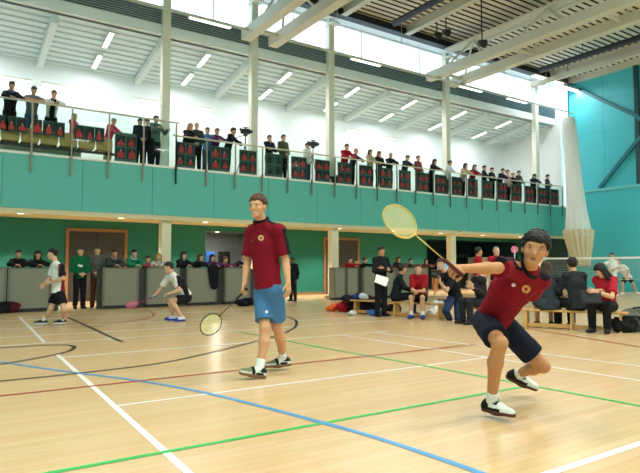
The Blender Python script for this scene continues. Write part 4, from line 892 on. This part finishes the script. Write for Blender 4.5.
spec(207, 0, 'stand', 'blue', 'denim', ('short', 'brown'), 'spectator in light blue shirt and jeans behind the purple sweater', 1.70, -.3, 18.75)
spec(215, 0, 'lean', 'purple', 'dgrey', ('bun', 'red'), 'spectator with auburn hair in purple sweater leaning on rail', 1.62, 0)
spec(229, 0, 'lean', 'black', 'black', ('short', 'black'), 'man in black suit leaning on rail left of the tripod', 1.74, .8, tn='jacket', skin='tan')
spec(269, 0, 'chin', 'navy', 'dgrey', ('short', 'brown'), 'man in navy top with hand at chin beside the second column', 1.66, .1, nod=.1)
spec(283, 0, 'clasp', 'olive', 'black', ('short', 'dk'), 'man in olive jacket standing at the rail right of second column', 1.76, .2, 18.45, tn='jacket', nod=.1)
spec(307, 0, 'fold', 'white', 'denim', ('short', 'dk'), 'cameraman in white shirt and jeans behind a video camera', 1.66, .3, 18.75)
spec(345, 0, 'lean', 'red', 'black', ('short', 'brown'), 'man in bright red sweater leaning on rail right of third column', 1.76, -.1)
spec(353, 0, 'lean', 'navy', 'black', ('thin', 'grey'), 'grey-haired man in navy jacket reading beside the red sweater man', 1.68, .4, 18.6, tn='jacket')
spec(370, 0, 'reach', 'beige', 'black', ('long', 'brown'), 'woman in beige coat with long brown hair at the rail', 1.68, .2, 18.45, tn='coat')
spec(379, 0, 'chin', 'black', 'black', ('long', 'red'), 'woman with long red hair in black, hand near her face', 1.68, .0, 18.5)
spec(389.5, 0, 'lean', 'black', 'navy', ('thin', 'grey'), 'older man in black hooded coat leaning right of red-haired woman', 1.66, -.3, collar=(60, 60, 64), tn='coat')
spec(405, 0, 'lean', 'navy', 'black', ('short', 'black'), 'man in dark navy coat bent low over the rail alone', 1.66, .1, nod=.5, tn='coat')
spec(418, 0, 'clasp', (150, 70, 80), 'black', ('short', 'brown'), 'young man in dusky pink top with white hands at rail', 1.72, .2, nod=.1)
spec(432, 0, 'lean', 'black', 'black', ('long', 'black'), 'spectator with long black hair in black hood leaning left of fourth column', 1.66, .2)
spec(447, 0, 'lean', 'white', 'brown', ('bun', 'dk'), 'dark-haired spectator in white top leaning by the fourth column', 1.66, .3, 18.26, lean=.24)
spec(463, 0, 'lean', 'beige', 'black', ('long', 'dk'), 'woman in beige vest right of fourth column', 1.68, .1)
spec(472.5, 0, 'lean', (140, 26, 36), 'black', ('long', 'black'), 'woman in dark red jacket with long black hair next to beige vest woman', 1.68, -.1, tn='jacket')
spec(484, 0, 'reach', 'navy', 'navy', ('short', 'brown'), 'man in navy tracksuit pointing along the rail', 1.72, .5)
spec(491.5, 0, 'fold', 'black', 'black', ('short', 'dk'), 'man in black fleece behind the pointing man', 1.72, .2, 18.6)
spec(500, 0, 'lean', 'navy', 'black', ('short', 'black'), 'broad man in navy jumper leaning low on rail', 1.70, .1)
spec(507, 0, 'clasp', (214, 170, 170), 'black', ('short', 'brown'), 'man in pale pink shirt right of the broad navy jumper', 1.72, .1, 18.6)
spec(512.5, 0, 'stand', 'black', 'black', ('bun', 'blonde'), 'blonde spectator in black squeezed behind the pale pink shirt', 1.66, 0, 18.8)
spec(518.5, 0, 'fold', 'dgrey', 'black', ('short', 'dk'), 'man in charcoal top with folded arms left of the wooden door', 1.72, .1)
spec(533, 0, 'lean', 'navy', 'black', ('long', 'black'), 'dark-haired spectator bending over rail in front of the wooden door', 1.66, -.5, nod=.6)
spec(547, 0, 'fold', (56, 60, 78), 'dgrey', ('short', 'black'), 'last spectator on the balcony, dark hood and crossed arms', 1.74, .3, collar=(220, 220, 220))
# things on the balcony floor
softbag('black camera bag on the balcony floor by third column', V3(*PY(337, 180, 18.2)[:2], ZS1 + .05), .4, .26, .3, 0, (22, 22, 26))
softbag('flat dark case on the balcony floor under the tripod', V3(*PY(246, 170, 18.25)[:2], ZS1 + .05), .5, .24, .10, .1, (34, 38, 40))
# ------------------------------------------------------------------ spectators on the floor behind the partitions
FL = dict(z=0.0, Y=17.25)
def fsp(px, kind, top, bot, hair, lb, H=1.66, rz=0, Y=17.36, **kw):
    kw.setdefault('rail', 1.16); kw.setdefault('nod', .1)
    return spec(px, 268, kind, top, bot, hair, lb, H, rz, Y, z=0.0, lean=.42, **kw)
fsp(18, 'lean', 'black', 'black', ('short', 'black'), 'spectator in black jacket with short hair leaning on the leftmost wide partition', 1.66, -.1, skin='tan')
fsp(36, 'lean', 'black', 'black', ('long', 'black'), 'spectator with long black hair in dark top on the leftmost wide partition', 1.64, .1, skin='tan')
fsp(80, 'clasp', (16, 96, 58), 'black', ('short', 'brown'), 'man in green sweater standing in the gap before the double door', 1.74, .1, Y=17.2, topx=((226, 226, 220),), toppred=lambda Cn: (near_ray(79, 265.5, .035, 40)(Cn) | near_ray(81.5, 266, .035, 40)(Cn)).astype(int))
fsp(97, 'clasp', (92, 92, 86), 'brown', ('short', 'brown'), 'man in grey jumper standing beside the man in green sweater', 1.78, -.2, Y=17.5)
fsp(113, 'lean', 'dgrey', 'black', ('short', 'dk'), 'young man in charcoal jacket leaning right of the doorway gap', 1.72, 0, collar=(160, 160, 160), skin='tan')
fsp(132, 'lean', (24, 128, 88), 'black', ('short', 'black'), 'young man in bright green jacket over white tee', 1.72, .1, collar=(226, 226, 226))
fsp(146, 'lean', (158, 66, 76), 'black', ('bun', 'brown'), 'small girl in pink top between green jacket and white top', 1.54, .1, rail=1.14)
fsp(158, 'lean', (206, 206, 190), 'black', ('long', 'blonde'), 'girl in white hooded top with long fair hair', 1.62, -.2)
fsp(181, 'lean', 'black', 'black', ('long', 'black'), 'spectator with long black hair and blue scarf right of the first lower column', 1.68, .2, collar=(70, 120, 150))
fsp(196.5, 'lean', 'black', 'black', ('long', 'brown'), 'brown-haired spectator in black looking to the right', 1.62, .5)
fsp(210, 'lean', 'purple', 'black', ('long', 'dk'), 'girl in purple top above the draped black jacket', 1.60, .1)
fsp(222.5, 'lean', (120, 50, 80), 'black', ('bun', 'red'), 'girl in plum top with glasses left of the walking player', 1.54, .2, rail=1.14)
fsp(244, 'lean', (36, 38, 44), 'black', ('short', 'black'), 'bending dark-haired man in dark jacket beside the walking player', 1.66, -.6, collar=(220, 220, 220))
fsp(293, 'stand', 'black', 'black', ('short', 'black'), 'dark figure standing at the right of the walking player', 1.52, -1.2, Y=17.0, skin='brown')
fsp(347.5, 'lean', 'red', 'black', ('bun', 'dk'), 'girl in red top leaning on the narrow partition', 1.58, .1, Y=17.3)
fsp(354, 'lean', (90, 34, 40), 'black', ('short', 'dk'), 'small spectator in dark red behind the girl in red', 1.52, 0, Y=17.8)
fsp(361.5, 'lean', (26, 22, 28), 'black', ('bun', 'brown'), 'girl in black and red jacket looking right', 1.58, .7, collar=(176, 30, 40))
fsp(395, 'lean', (56, 44, 46), 'black', ('long', 'brown'), 'woman in dark brown top behind the standing man with papers', 1.62, .3, rail=1.2)
fsp(408, 'lean', (96, 74, 62), 'black', ('short', 'brown'), 'spectator in brown leaning on partition behind the bench', 1.56, .1)
fsp(424, 'lean', (110, 60, 56), 'black', ('long', 'brown'), 'spectator in reddish brown behind the red shirted bench sitter', 1.56, -.1)
# courtside people
b = G(381, 316.5); J = pose('fold', b, -.1, 1.66, 1.1, 0, .2, .1)
person('man in black tracksuit standing by the bench holding white papers', J, dict(skin='tan', hair=('short', HB['black']), top=(BL['black'], 'long', .14), bottom=('trousers', (28, 30, 36)), shoe=(24, 24, 26), topname='jacket'), .95, .016)
c = P(381.5, 280, (b @ CH) - .33); mb = MB(); mb.obox(c, (.30, .24, .006), DV(.9, -.25, 0), DV(.2, .6, .8)); mb.obox(c - V3(0, 0, .012), (.29, .24, .006), DV(.85, -.35, .1), DV(.2, .6, .8)); tag(mb.build('papers', mat('paper', (240, 240, 236), .8)), 'white sheets of paper held by the man in black', 'papers')
def sit(px, t, bench_, face, seat, lb, sp, s, vox=.016, mod=None):
    A_, B_ = bench_; p = A_ + (B_ - A_) * t; p = np.array((p[0], p[1], 0.)); d = nrm(face); rz = math.atan2(d[0], -d[1]); J = pose('sit', p, rz, 1.75 * s, seat=seat, nod=.1)
    if mod: mod(J)
    return person(lb, J, sp, s, vox)
LB, RB = (BLa, BLb), (BRa, BRb)
tv = -CH; 
def turned(J):
    J['hf'] = DV(1, -.3, -.3); J['hu'] = V3(0, 0, 1)
sit(0, .50, LB, DV(.75, 0, .1), .35, 'man in dark jumper seated on left bench, seen from the side', dict(skin='tan', hair=('short', HB['black']), top=((30, 36, 46), 'long', .08), bottom=('trousers', (26, 30, 40)), shoe=(24, 24, 26)), .98, .016, turned)
def redsit(J):
    J['hf'] = DV(-.35, -.05, 1); J['hu'] = V3(0, 0, 1); m = (J['knR'] + J['knL']) / 2
    J['elR'] = J['knR'] + V3(0, 0, .14) - nrm(J['knR'] - J['hipR']) * .12; J['elL'] = J['knL'] + V3(0, 0, .14) - nrm(J['knR'] - J['hipR']) * .12
    J['wrR'] = m + V3(0, 0, .16) + CR * -.05; J['wrL'] = m + V3(0, 0, .14) + CR * .04
sit(0, .74, LB, DV(-.35, 0, 1), .35, 'player in red shirt and black shorts sitting on left bench with blue shoes', dict(skin='fair', hair=('short', HB['brown']), top=((152, 22, 36), 'short', .08), bottom=('shorts', (26, 26, 30), .7), sock=(236, 236, 236), shoe=(44, 66, 150), smile=1), .98, .013, redsit)
# kneeling photographer
pd = 12.75
Q = lambda x, y, d: P(x, y, d)
J = dict(pelvis=Q(455, 296, pd + .1), chest=Q(452, 284, pd), neck=Q(446, 273, pd - .06), head=Q(440.5, 264.5, pd - .12), shR=Q(439.5, 277, pd - .08), shL=Q(454, 276, pd), elR=Q(436, 290, pd - .25), elL=Q(446.5, 291, pd - .3), wrR=Q(436, 280, pd - .38), wrL=Q(439.5, 281.5, pd - .4),
    hipR=Q(451, 299, pd + .05), hipL=Q(458, 299, pd + .15), knR=Q(446, 311, pd - .3), knL=Q(458, 318, pd - .15), anR=Q(450, 320, pd - .12), anL=Q(464, 319, pd + .25), hf=DV(-.45, -.1, 1), hu=V3(0, 0, 1), toeR=DV(-.6, 0, 1), toeL=DV(.4, -.2, .3), hdR=(V3(0, 0, 1), DV(.7, 0, .4), .7), hdL=(V3(0, 0, 1), DV(-.7, 0, .4), .7))
J['root'] = V3(J['pelvis'][0], J['pelvis'][1], 0)
person('photographer in black shirt and dark blue jeans kneeling with a camera', J, dict(skin='fair', hair=('short', HB['brown']), top=((24, 25, 28), 'short', .08), bottom=('trousers', (38, 54, 86)), shoe=(28, 28, 30)), 1.0, .014)
c = Q(436.5, 275.5, pd - .40); T = thing('photo_camera', 'black camera with orange strap held by the kneeling photographer', 'camera', c); f_ = DV(-.6, -.05, .8); MB().obox(c, (.14, .07, .10), CR).build('camera_body', m_black, T, bevel=.01); MB().tube([c + f_ * .02, c + f_ * .13], [.04, .045], 12).build('lens', m_dark, T, True)
MB().tube([c + CR * -.07 + V3(0, 0, .03), c + CR * -.08 - V3(0, 0, .15), c + CR * -.04 - V3(0, 0, .42), c + CR * .02 - V3(0, 0, .2), c + CR * .04 + V3(0, 0, -.04)], .014, 6).build('strap', [cloth((226, 120, 40))], T, True)
# people behind the lunging player
b = G(478.5, 313); J = pose('stand', b, .9, 1.68, turn=.1); person('player in red shirt with black hair standing behind the raised arm', J, dict(skin='tan', hair=('short', HB['black']), top=((170, 26, 40), 'short', .1), bottom=('shorts', (26, 26, 32)), sock=(230, 230, 230), shoe=(220, 220, 220)), .96, .016)
b = G(497, 310.5); J = pose('stand', b, -.4, 1.72, turn=.1); person('grey-haired man in red shirt behind the shoulder of the lunging player', J, dict(skin='pale', hair=('thin', HB['grey']), top=((170, 30, 44), 'short', .1), bottom=('trousers', (30, 32, 40)), shoe=(40, 40, 42)), .98, .016)
p = P(514.5, 249.5, 16); T = thing('paddle_sign', 'round pink paddle sign on a stick behind the lunging player', 'sign', (p[0], p[1], .0)); MB().tube([p - CH * .01, p + CH * .01], .10, 20).build('disc', mat('sign_pink', (226, 116, 150), .5), T); MB().tube([(p[0], p[1], .03), p], .014, 6).build('stick', m_white, T); MB().tube([(p[0], p[1], 0), (p[0], p[1], .03)], .14, 16).build('foot', m_dark, T)
b = P(482, 300, 11.9); b[2] = 0; J = pose('sit', b, 0, 1.7, seat=.35); rzv = DV(-.9, 0, .35); J = pose('sit', b, math.atan2(rzv[0], -rzv[1]), 1.7, seat=.33)
J['wrR'] = P(473, 288, 11.45); J['elR'] = P(481, 293, 11.7); J['hdR'] = (DV(-.9, .35, .2), DV(.2, .3, -.9), .15); J['wrL'] = P(472.5, 285, 11.75); J['elL'] = P(481, 290, 12.0); J['hdL'] = (DV(-.8, .6, 0), DV(.2, -.3, .9), .15); J['head'] = P(487, 272, 11.9)
person('clapping spectator in dark clothes half hidden behind the lunging player', J, dict(skin='fair', hair=('short', HB['dk']), top=((44, 40, 46), 'long', .08), bottom=('trousers', (40, 42, 50)), shoe=(40, 40, 42)), .97, .016)
T = thing('stool', 'low wooden stool under the clapping spectator', 'stool', b); MB().box((b[0] - .2, b[1] - .2, .30), (b[0] + .2, b[1] + .2, .335)).build('seat', m_wood, T, bevel=.008)
for i in (-1, 1):
    for j in (-1, 1): MB().beam((b[0] + i * .16, b[1] + j * .16, 0), (b[0] + i * .15, b[1] + j * .15, .30), .035, .035).build('leg', m_wood, T)
# three on the right bench
away = CH + CR * .15
def hunch(J):
    J['hf'] = nrm(J['hf'] + CR * .2)
sit(0, .28, RB, away, .36, 'woman with dark bobbed hair in grey coat dress on the right bench, back turned', dict(skin='fair', hair=('long', (70, 50, 38)), top=((50, 56, 64), 'long', .16), bottom=('skirt', (58, 66, 78), .8), shoe=(30, 28, 28), topname='coat'), 1.0, .014, hunch)
sit(0, .555, RB, away - CR * .3, .36, 'man in charcoal suit jacket in the middle of the right bench, back turned', dict(skin='fair', hair=('short', (36, 28, 24)), top=((40, 43, 48), 'long', .12), bottom=('trousers', (30, 32, 36)), shoe=(24, 24, 26), topname='jacket'), 1.08, .014, hunch)
def girl(J):
    J['hf'] = DV(-.85, -.75, -.1); J['hu'] = nrm(V3(0, 0, 1) + DV(-1, 0, 0) * .75); J['head'] = J['head'] + DV(-1, -.5, .1) * .06
    J['wrL'] = P(595, 291.5, 9.8); J['elL'] = P(612, 297, 9.95); J['hdL'] = (DV(-.9, .1, .3), DV(-.1, -.2, -1), .5)
    J['wrR'] = P(593, 290.5, 10.2); J['elR'] = P(604, 291, 10.35)
fg = DV(-.75, 0, .75)
sit(0, .82, RB, fg, .36, 'girl with long black hair in red top seated at the right end of the bench', dict(skin='fair', hair=('long', (20, 17, 18)), top=((170, 30, 48), 'short', .08), bottom=('trousers', (24, 25, 28)), shoe=(40, 40, 40)), .97, .013, girl)
c = P(591, 297, 9.82); T = thing('laptop_case', 'dark folder resting on the lap of the girl in red', 'folder', c); MB().obox(c, (.34, .03, .22), DV(1, 0, .1), DV(0, 1, -.25)).build('cover', m_black, T, bevel=.008); MB().obox(c + DV(0, .2, 1) * .02, (.30, .012, .18), DV(1, 0, .1), DV(0, 1, -.25)).build('sleeve', m_dark, T)
# ------------------------------------------------------------------ players
def near_ray(px, py, R, dmax):
    d = nrm(ray(px, py))
    def f(Cn):
        q = Cn - C0; t = q @ d; return (np.linalg.norm(q - t[:, None] * d, axis=1) < R) & ((q @ CH) < dmax)
    return f
def seg_d(Cn, a, b):
    ba = b - a; t = np.clip(((Cn - a) @ ba) / (ba @ ba), 0, 1); return np.linalg.norm(Cn - a - t[:, None] * ba, axis=1)
def club_shirt(J, s, crest, logo, dmax):
    up = nrm(J['neck'] - J['pelvis']); L = nrm(J['shL'] - J['shR']); fw = np.cross(L, up)
    c1, c2, c3 = near_ray(crest[0], crest[1], .030, dmax), near_ray(crest[0], crest[1], .013, dmax), near_ray(logo[0], logo[1], .014, dmax)
    c4 = near_ray(crest[0], crest[1] + 6 * .14 * 30 / max(1, J['px']) * 4, .012, dmax)
    def pred(Cn):
        m = np.zeros(len(Cn), int)
        for q, sg in (('R', -1), ('L', 1)):
            sh, el, nk = J['sh' + q], J['el' + q], J['neck']; a = nrm(el - sh); o = nrm(up + L * sg * .6); o = nrm(o - a * (o @ a))
            r = Cn - sh; t = r @ a; rad = r - t[:, None] * a; rn = rad / (np.linalg.norm(rad, axis=1)[:, None] + 1e-6)
            m[(rn @ o > .82) & (t > -.01) & (np.linalg.norm(rad, axis=1) < .1) & ((Cn - nk) @ (L * sg) > .12 * s)] = 1
            l_ = (Cn - nk) @ (L * sg); f_ = (Cn - nk - (sh - nk) * .5) @ fw; u_ = (Cn - nk) @ up
            m[(l_ > .055 * s) & (l_ < .20 * s) & (np.abs(f_ - J.get('bo', .012)) < J.get('bw', .027) * s) & (u_ > J.get('bu', -.10))] = 1
        m[c1(Cn)] = 2; m[c2(Cn)] = 3; m[c3(Cn)] = 4
        return m
    return pred
MAR = (126, 12, 34)
# walking player with the blue shorts
J = dict(pelvis=P(268, 286, 6.22), chest=P(264.5, 246, 6.24), neck=P(261.5, 223.5, 6.22), head=P(257.8, 206.5, 6.14), shR=P(252, 232, 6.33), shL=P(279, 230.5, 6.12),
    elR=P(247.5, 262, 6.36), wrR=P(244.5, 284.5, 6.24), elL=P(285.5, 261, 6.14), wrL=P(288, 283, 6.04), hipR=P(262.5, 292, 6.28), hipL=P(275, 292, 6.16),
    knR=P(265, 328, 6.10), anR=P(259.5, 369, 6.0), knL=P(277, 327, 6.26), anL=P(283, 359, 6.52), toeR=DV(-.88, .20, .42), suR=DV(.22, .97, 0), toeL=DV(-.95, -.06, .2), suL=DV(-.05, 1, 0),
    hf=DV(-.40, .02, .92), hu=DV(-.03, 1, 0), hdR=(DV(-.25, -.95, .1), DV(.9, -.2, .3), 1.15), hdL=(DV(.1, -1, .1), DV(-.8, 0, -.5), .45), px=92)
J['root'] = V3(J['pelvis'][0], J['pelvis'][1], 0)
wshoe = lambda f, l, u: np.where(u < .028, 2, np.where((f < .0) & (u > .055), 1, np.where((np.abs(f - .055 - u * .25) < .017) | ((f > -.04) & (f < .04) & (u < .05)) & (np.abs(l) > .02), 1, np.where((f > .09) & (u > .045), 3, 0))))
person('walking player in maroon shirt and blue shorts holding a racket down', J, dict(skin='warm', hair=('short', (86, 56, 36)), wtop=.85, hw=.150, top=(MAR, 'short', .02), topx=((26, 20, 26), (214, 176, 120), (150, 40, 40), (225, 205, 205)), toppred=club_shirt(J, 1.05, (261, 238), (251, 240.5), 6.2), collar=(26, 20, 26), sl=.80,
    bottom=('shorts', (72, 116, 158), .80), botx=((232, 232, 232),), botpred=lambda Cn: near_ray(266.5, 312, .014, 6.2)(Cn).astype(int), sock=(238, 238, 236), shoe=(222, 222, 214), shoex=((36, 40, 36), (150, 120, 88), (120, 126, 90)), shoepred=wshoe, sole=(128, 96, 66), smile=1, eye=.006, sex=0), 1.04, .0065, fine=True)
A = DV(-.70, -.71, .12); racket('black framed racket with pale yellow strings held low by the walking player', P(242.5, 293, 6.20) - A * .075, A, DV(.05, .12, 1), (24, 24, 28), (246, 240, 176), (30, 28, 30))
# lunging player in front
J = dict(pelvis=P(494, 317, 4.66), chest=P(512, 289, 4.38), neck=P(528, 270, 4.20), head=P(535, 249.3, 4.08), shR=P(508, 266.5, 4.17), shL=P(540, 280, 4.30),
    elR=P(497.5, 268, 3.90), wrR=P(464, 268.5, 3.76), elL=P(529, 295, 4.56), wrL=P(508, 300, 4.76), hipR=P(484, 322, 4.60), hipL=P(503, 324, 4.74),
    knR=P(500, 343, 4.20), anR=P(491.5, 402, 4.45), knL=P(543, 366, 4.70), anL=P(518, 374, 5.12), toeR=DV(.63, -.02, .77), suR=DV(0, 1, .0), toeL=DV(.90, -.36, .25), suL=DV(.30, .90, .3),
    hf=DV(-.36, -.06, 1), hu=DV(.20, 1, .10), hdR=(DV(-.90, -.12, .35), DV(.1, -.55, -.8), 1.2), hdL=(DV(-.8, -.4, -.2), DV(0, -.5, .8), .4), px=139, hs=1.04, bo=.0, bw=.05, bu=-.045)
J['root'] = V3(J['pelvis'][0], J['pelvis'][1], 0)
lshoe = lambda f, l, u: np.where(u < .026, 2, np.where(f < .0, 1, np.where((f < .10) & (u < .05) & (np.abs(l) > .025), 1, np.where((f > .0) & (f < .07) & (u > .072), 1, 0))))
person('lunging player in maroon shirt and dark navy shorts with outstretched arm', J, dict(skin='asian', hair=('fringe', (18, 15, 15)), wtop=.7, hw=.150, top=(MAR, 'short', .05), topx=((24, 18, 24), (206, 150, 96), (150, 40, 40), (228, 210, 208)), toppred=club_shirt(J, 1.0, (526, 289), (513.5, 285), 4.35), collar=(24, 18, 24), sl=.86,
    bottom=('shorts', (26, 28, 44), .74), sock=(236, 236, 232), shoe=(232, 230, 220), shoex=((28, 27, 28), (110, 62, 52)), shoepred=lshoe, sole=(96, 56, 48), lace=(24, 24, 26), lace_loop=True, eye=.0052, gaze=-.6, brow=1.6), 1.0, .0065, fine=True)
A = DV(-.76, .64, .10); racket('racket with pale yellow strings swung up by the lunging player', P(455, 269, 3.70) - A * .07, A, DV(.35, .25, .9), (206, 178, 92), (240, 226, 160), (90, 30, 34))
# two white shirted players on the far left court
side = lambda J, k, w=.09: (lambda Cn: np.where(((Cn - J['pelvis']) @ CR) > k, 1, np.where(((Cn - J['pelvis']) @ CR) > k - .035, 2, 0)))
d = 11.6
J = dict(pelvis=P(58, 292, d), chest=P(58, 276, d), neck=P(56, 263.5, d), head=P(52.5, 254, d), shR=P(53.5, 266.5, d + .17), shL=P(61, 267, d - .17), elR=P(50, 278, d + .2), wrR=P(44.5, 284, d + .1), elL=P(63, 278.5, d - .22), wrL=P(48.5, 283, d - .2),
    hipR=P(55.5, 295, d + .1), hipL=P(60.5, 295, d - .08), knR=P(50.5, 309, d + .02), anR=P(43.5, 320.5, d + .1), knL=P(64, 309.5, d - .15), anL=P(62.5, 320, d + .1), toeR=DV(-1, 0, .25), toeL=DV(-.75, 0, .7), hf=DV(-1, -.12, .35), hu=DV(-.12, 1, 0))
J['root'] = V3(J['pelvis'][0], J['pelvis'][1], 0)
person('player in white shirt with black side panel walking on the far left court', J, dict(skin='fair', hair=('short', (20, 17, 17)), wtop=.8, top=((236, 234, 228), 'short', .01), topx=((26, 26, 30), (130, 40, 50)), toppred=side(J, .135), bottom=('shorts', (24, 24, 28), .62), sock=(238, 238, 236), shoe=(40, 40, 42), shoex=((225, 225, 222),), shoepred=lambda f, l, u: (u < .03).astype(int), sole=(220, 220, 216)), .93, .010)
d = 12.5
J = dict(pelvis=P(186, 295.5, d + .1), chest=P(179, 283, d), neck=P(172.5, 274.5, d - .05), head=P(168.5, 267.5, d - .1), shR=P(168.5, 277.5, d + .13), shL=P(177, 279, d - .2), elR=P(161, 288, d + .15), wrR=P(155, 295, d + .1), elL=P(179.5, 290, d - .35), wrL=P(169, 293.5, d - .38),
    hipR=P(184.5, 298.5, d + .22), hipL=P(187, 298.5, d - .02), knR=P(170, 302.5, d + .12), anR=P(173, 316.5, d + .12), knL=P(170.5, 300.5, d - .2), anL=P(182, 317.3, d - .1), toeR=DV(-.8, 0, .5), toeL=DV(-.75, 0, .6), hf=DV(-.95, -.12, .3), hu=DV(-.25, 1, 0), hdR=(DV(-.8, -.5, .2), DV(.2, -.8, -.3), 1.1), hdL=(DV(-.8, -.2, .3), DV(-.2, -1, 0), .6))
J['root'] = V3(J['pelvis'][0], J['pelvis'][1], 0)
person('player in white shirt and black shorts crouching ready with a pink racket', J, dict(skin='fair', hair=('short', (44, 32, 27)), wtop=.8, top=((236, 234, 228), 'short', .02), topx=((26, 26, 30),), toppred=lambda Cn: ((np.abs((Cn - J['chest']) @ CR + ((Cn - J['chest']) @ CZ) * .35 - .10) < .05)).astype(int), bottom=('shorts', (24, 24, 28), .62), shoe=(214, 216, 224), shoex=((44, 66, 170),), shoepred=lambda f, l, u: ((u < .035) | (f > .11)).astype(int), sole=(44, 66, 170)), .95, .010)
A = DV(-.72, -.28, .45); racket('pink racket held out low by the crouching white player', P(153.5, 297, d + .05) - A * .06, A, DV(-.5, .3, .8), (206, 60, 110), (222, 120, 150), (60, 60, 130))
# two distant players beyond the net
d = 24.0
J = dict(pelvis=P(613, 275, d), chest=P(612.5, 266.5, d), neck=P(612, 260, d), head=P(611.5, 255.5, d), shR=P(608.5, 262, d + .1), shL=P(616, 262, d), elR=P(603, 265, d - .1), wrR=P(598, 267, d - .2), elL=P(618, 268, d), wrL=P(613, 270, d - .3), hipR=P(611.5, 277, d + .05), hipL=P(615, 277, d - .05), knR=P(609, 285, d - .1), anR=P(609.5, 294.2, d), knL=P(616, 285, d - .1), anL=P(618, 294.2, d), toeR=DV(-.9, 0, .4), toeL=DV(-.6, 0, .8), hf=DV(-.7, 0, .7), hu=V3(0, 0, 1))
J['root'] = V3(J['pelvis'][0], J['pelvis'][1], 0)
person('distant dark-haired player in white shirt beyond the net facing left', J, dict(skin='tan', hair=('short', (30, 24, 22)), top=((238, 238, 236), 'short', .1), bottom=('shorts', (28, 26, 28)), shoe=(230, 230, 230)), .96, .018)
A = DV(-.9, .1, .4); racket('red racket held by the dark-haired player beyond the net', P(597.5, 267.5, d - .25), A, DV(.2, .9, .3), (176, 40, 50), (210, 120, 120), (40, 40, 44))
d = 25.0
J = dict(pelvis=P(628, 277, d), chest=P(623.5, 270.5, d), neck=P(620.5, 265.5, d), head=P(618.5, 260.8, d), shR=P(619, 268, d + .15), shL=P(624.5, 266.5, d - .1), elR=P(616, 273, d + .1), wrR=P(613, 277, d), elL=P(629, 271, d - .2), wrL=P(627, 277, d - .3), hipR=P(626, 278, d + .1), hipL=P(629.5, 278, d - .05), knR=P(622, 284, d), anR=P(623, 293, d), knL=P(633, 283.5, d - .1), anL=P(636.5, 292.4, d), toeR=DV(-.9, 0, .4), toeL=DV(.5, 0, .8), hf=DV(-.9, -.1, .4), hu=V3(0, 0, 1))
J['root'] = V3(J['pelvis'][0], J['pelvis'][1], 0)
person('distant player in white shirt and dark shorts reaching out at the far right', J, dict(skin='fair', hair=('short', (60, 42, 32)), top=((238, 238, 236), 'short', .1), bottom=('shorts', (28, 26, 28)), shoe=(236, 236, 236)), .96, .018)
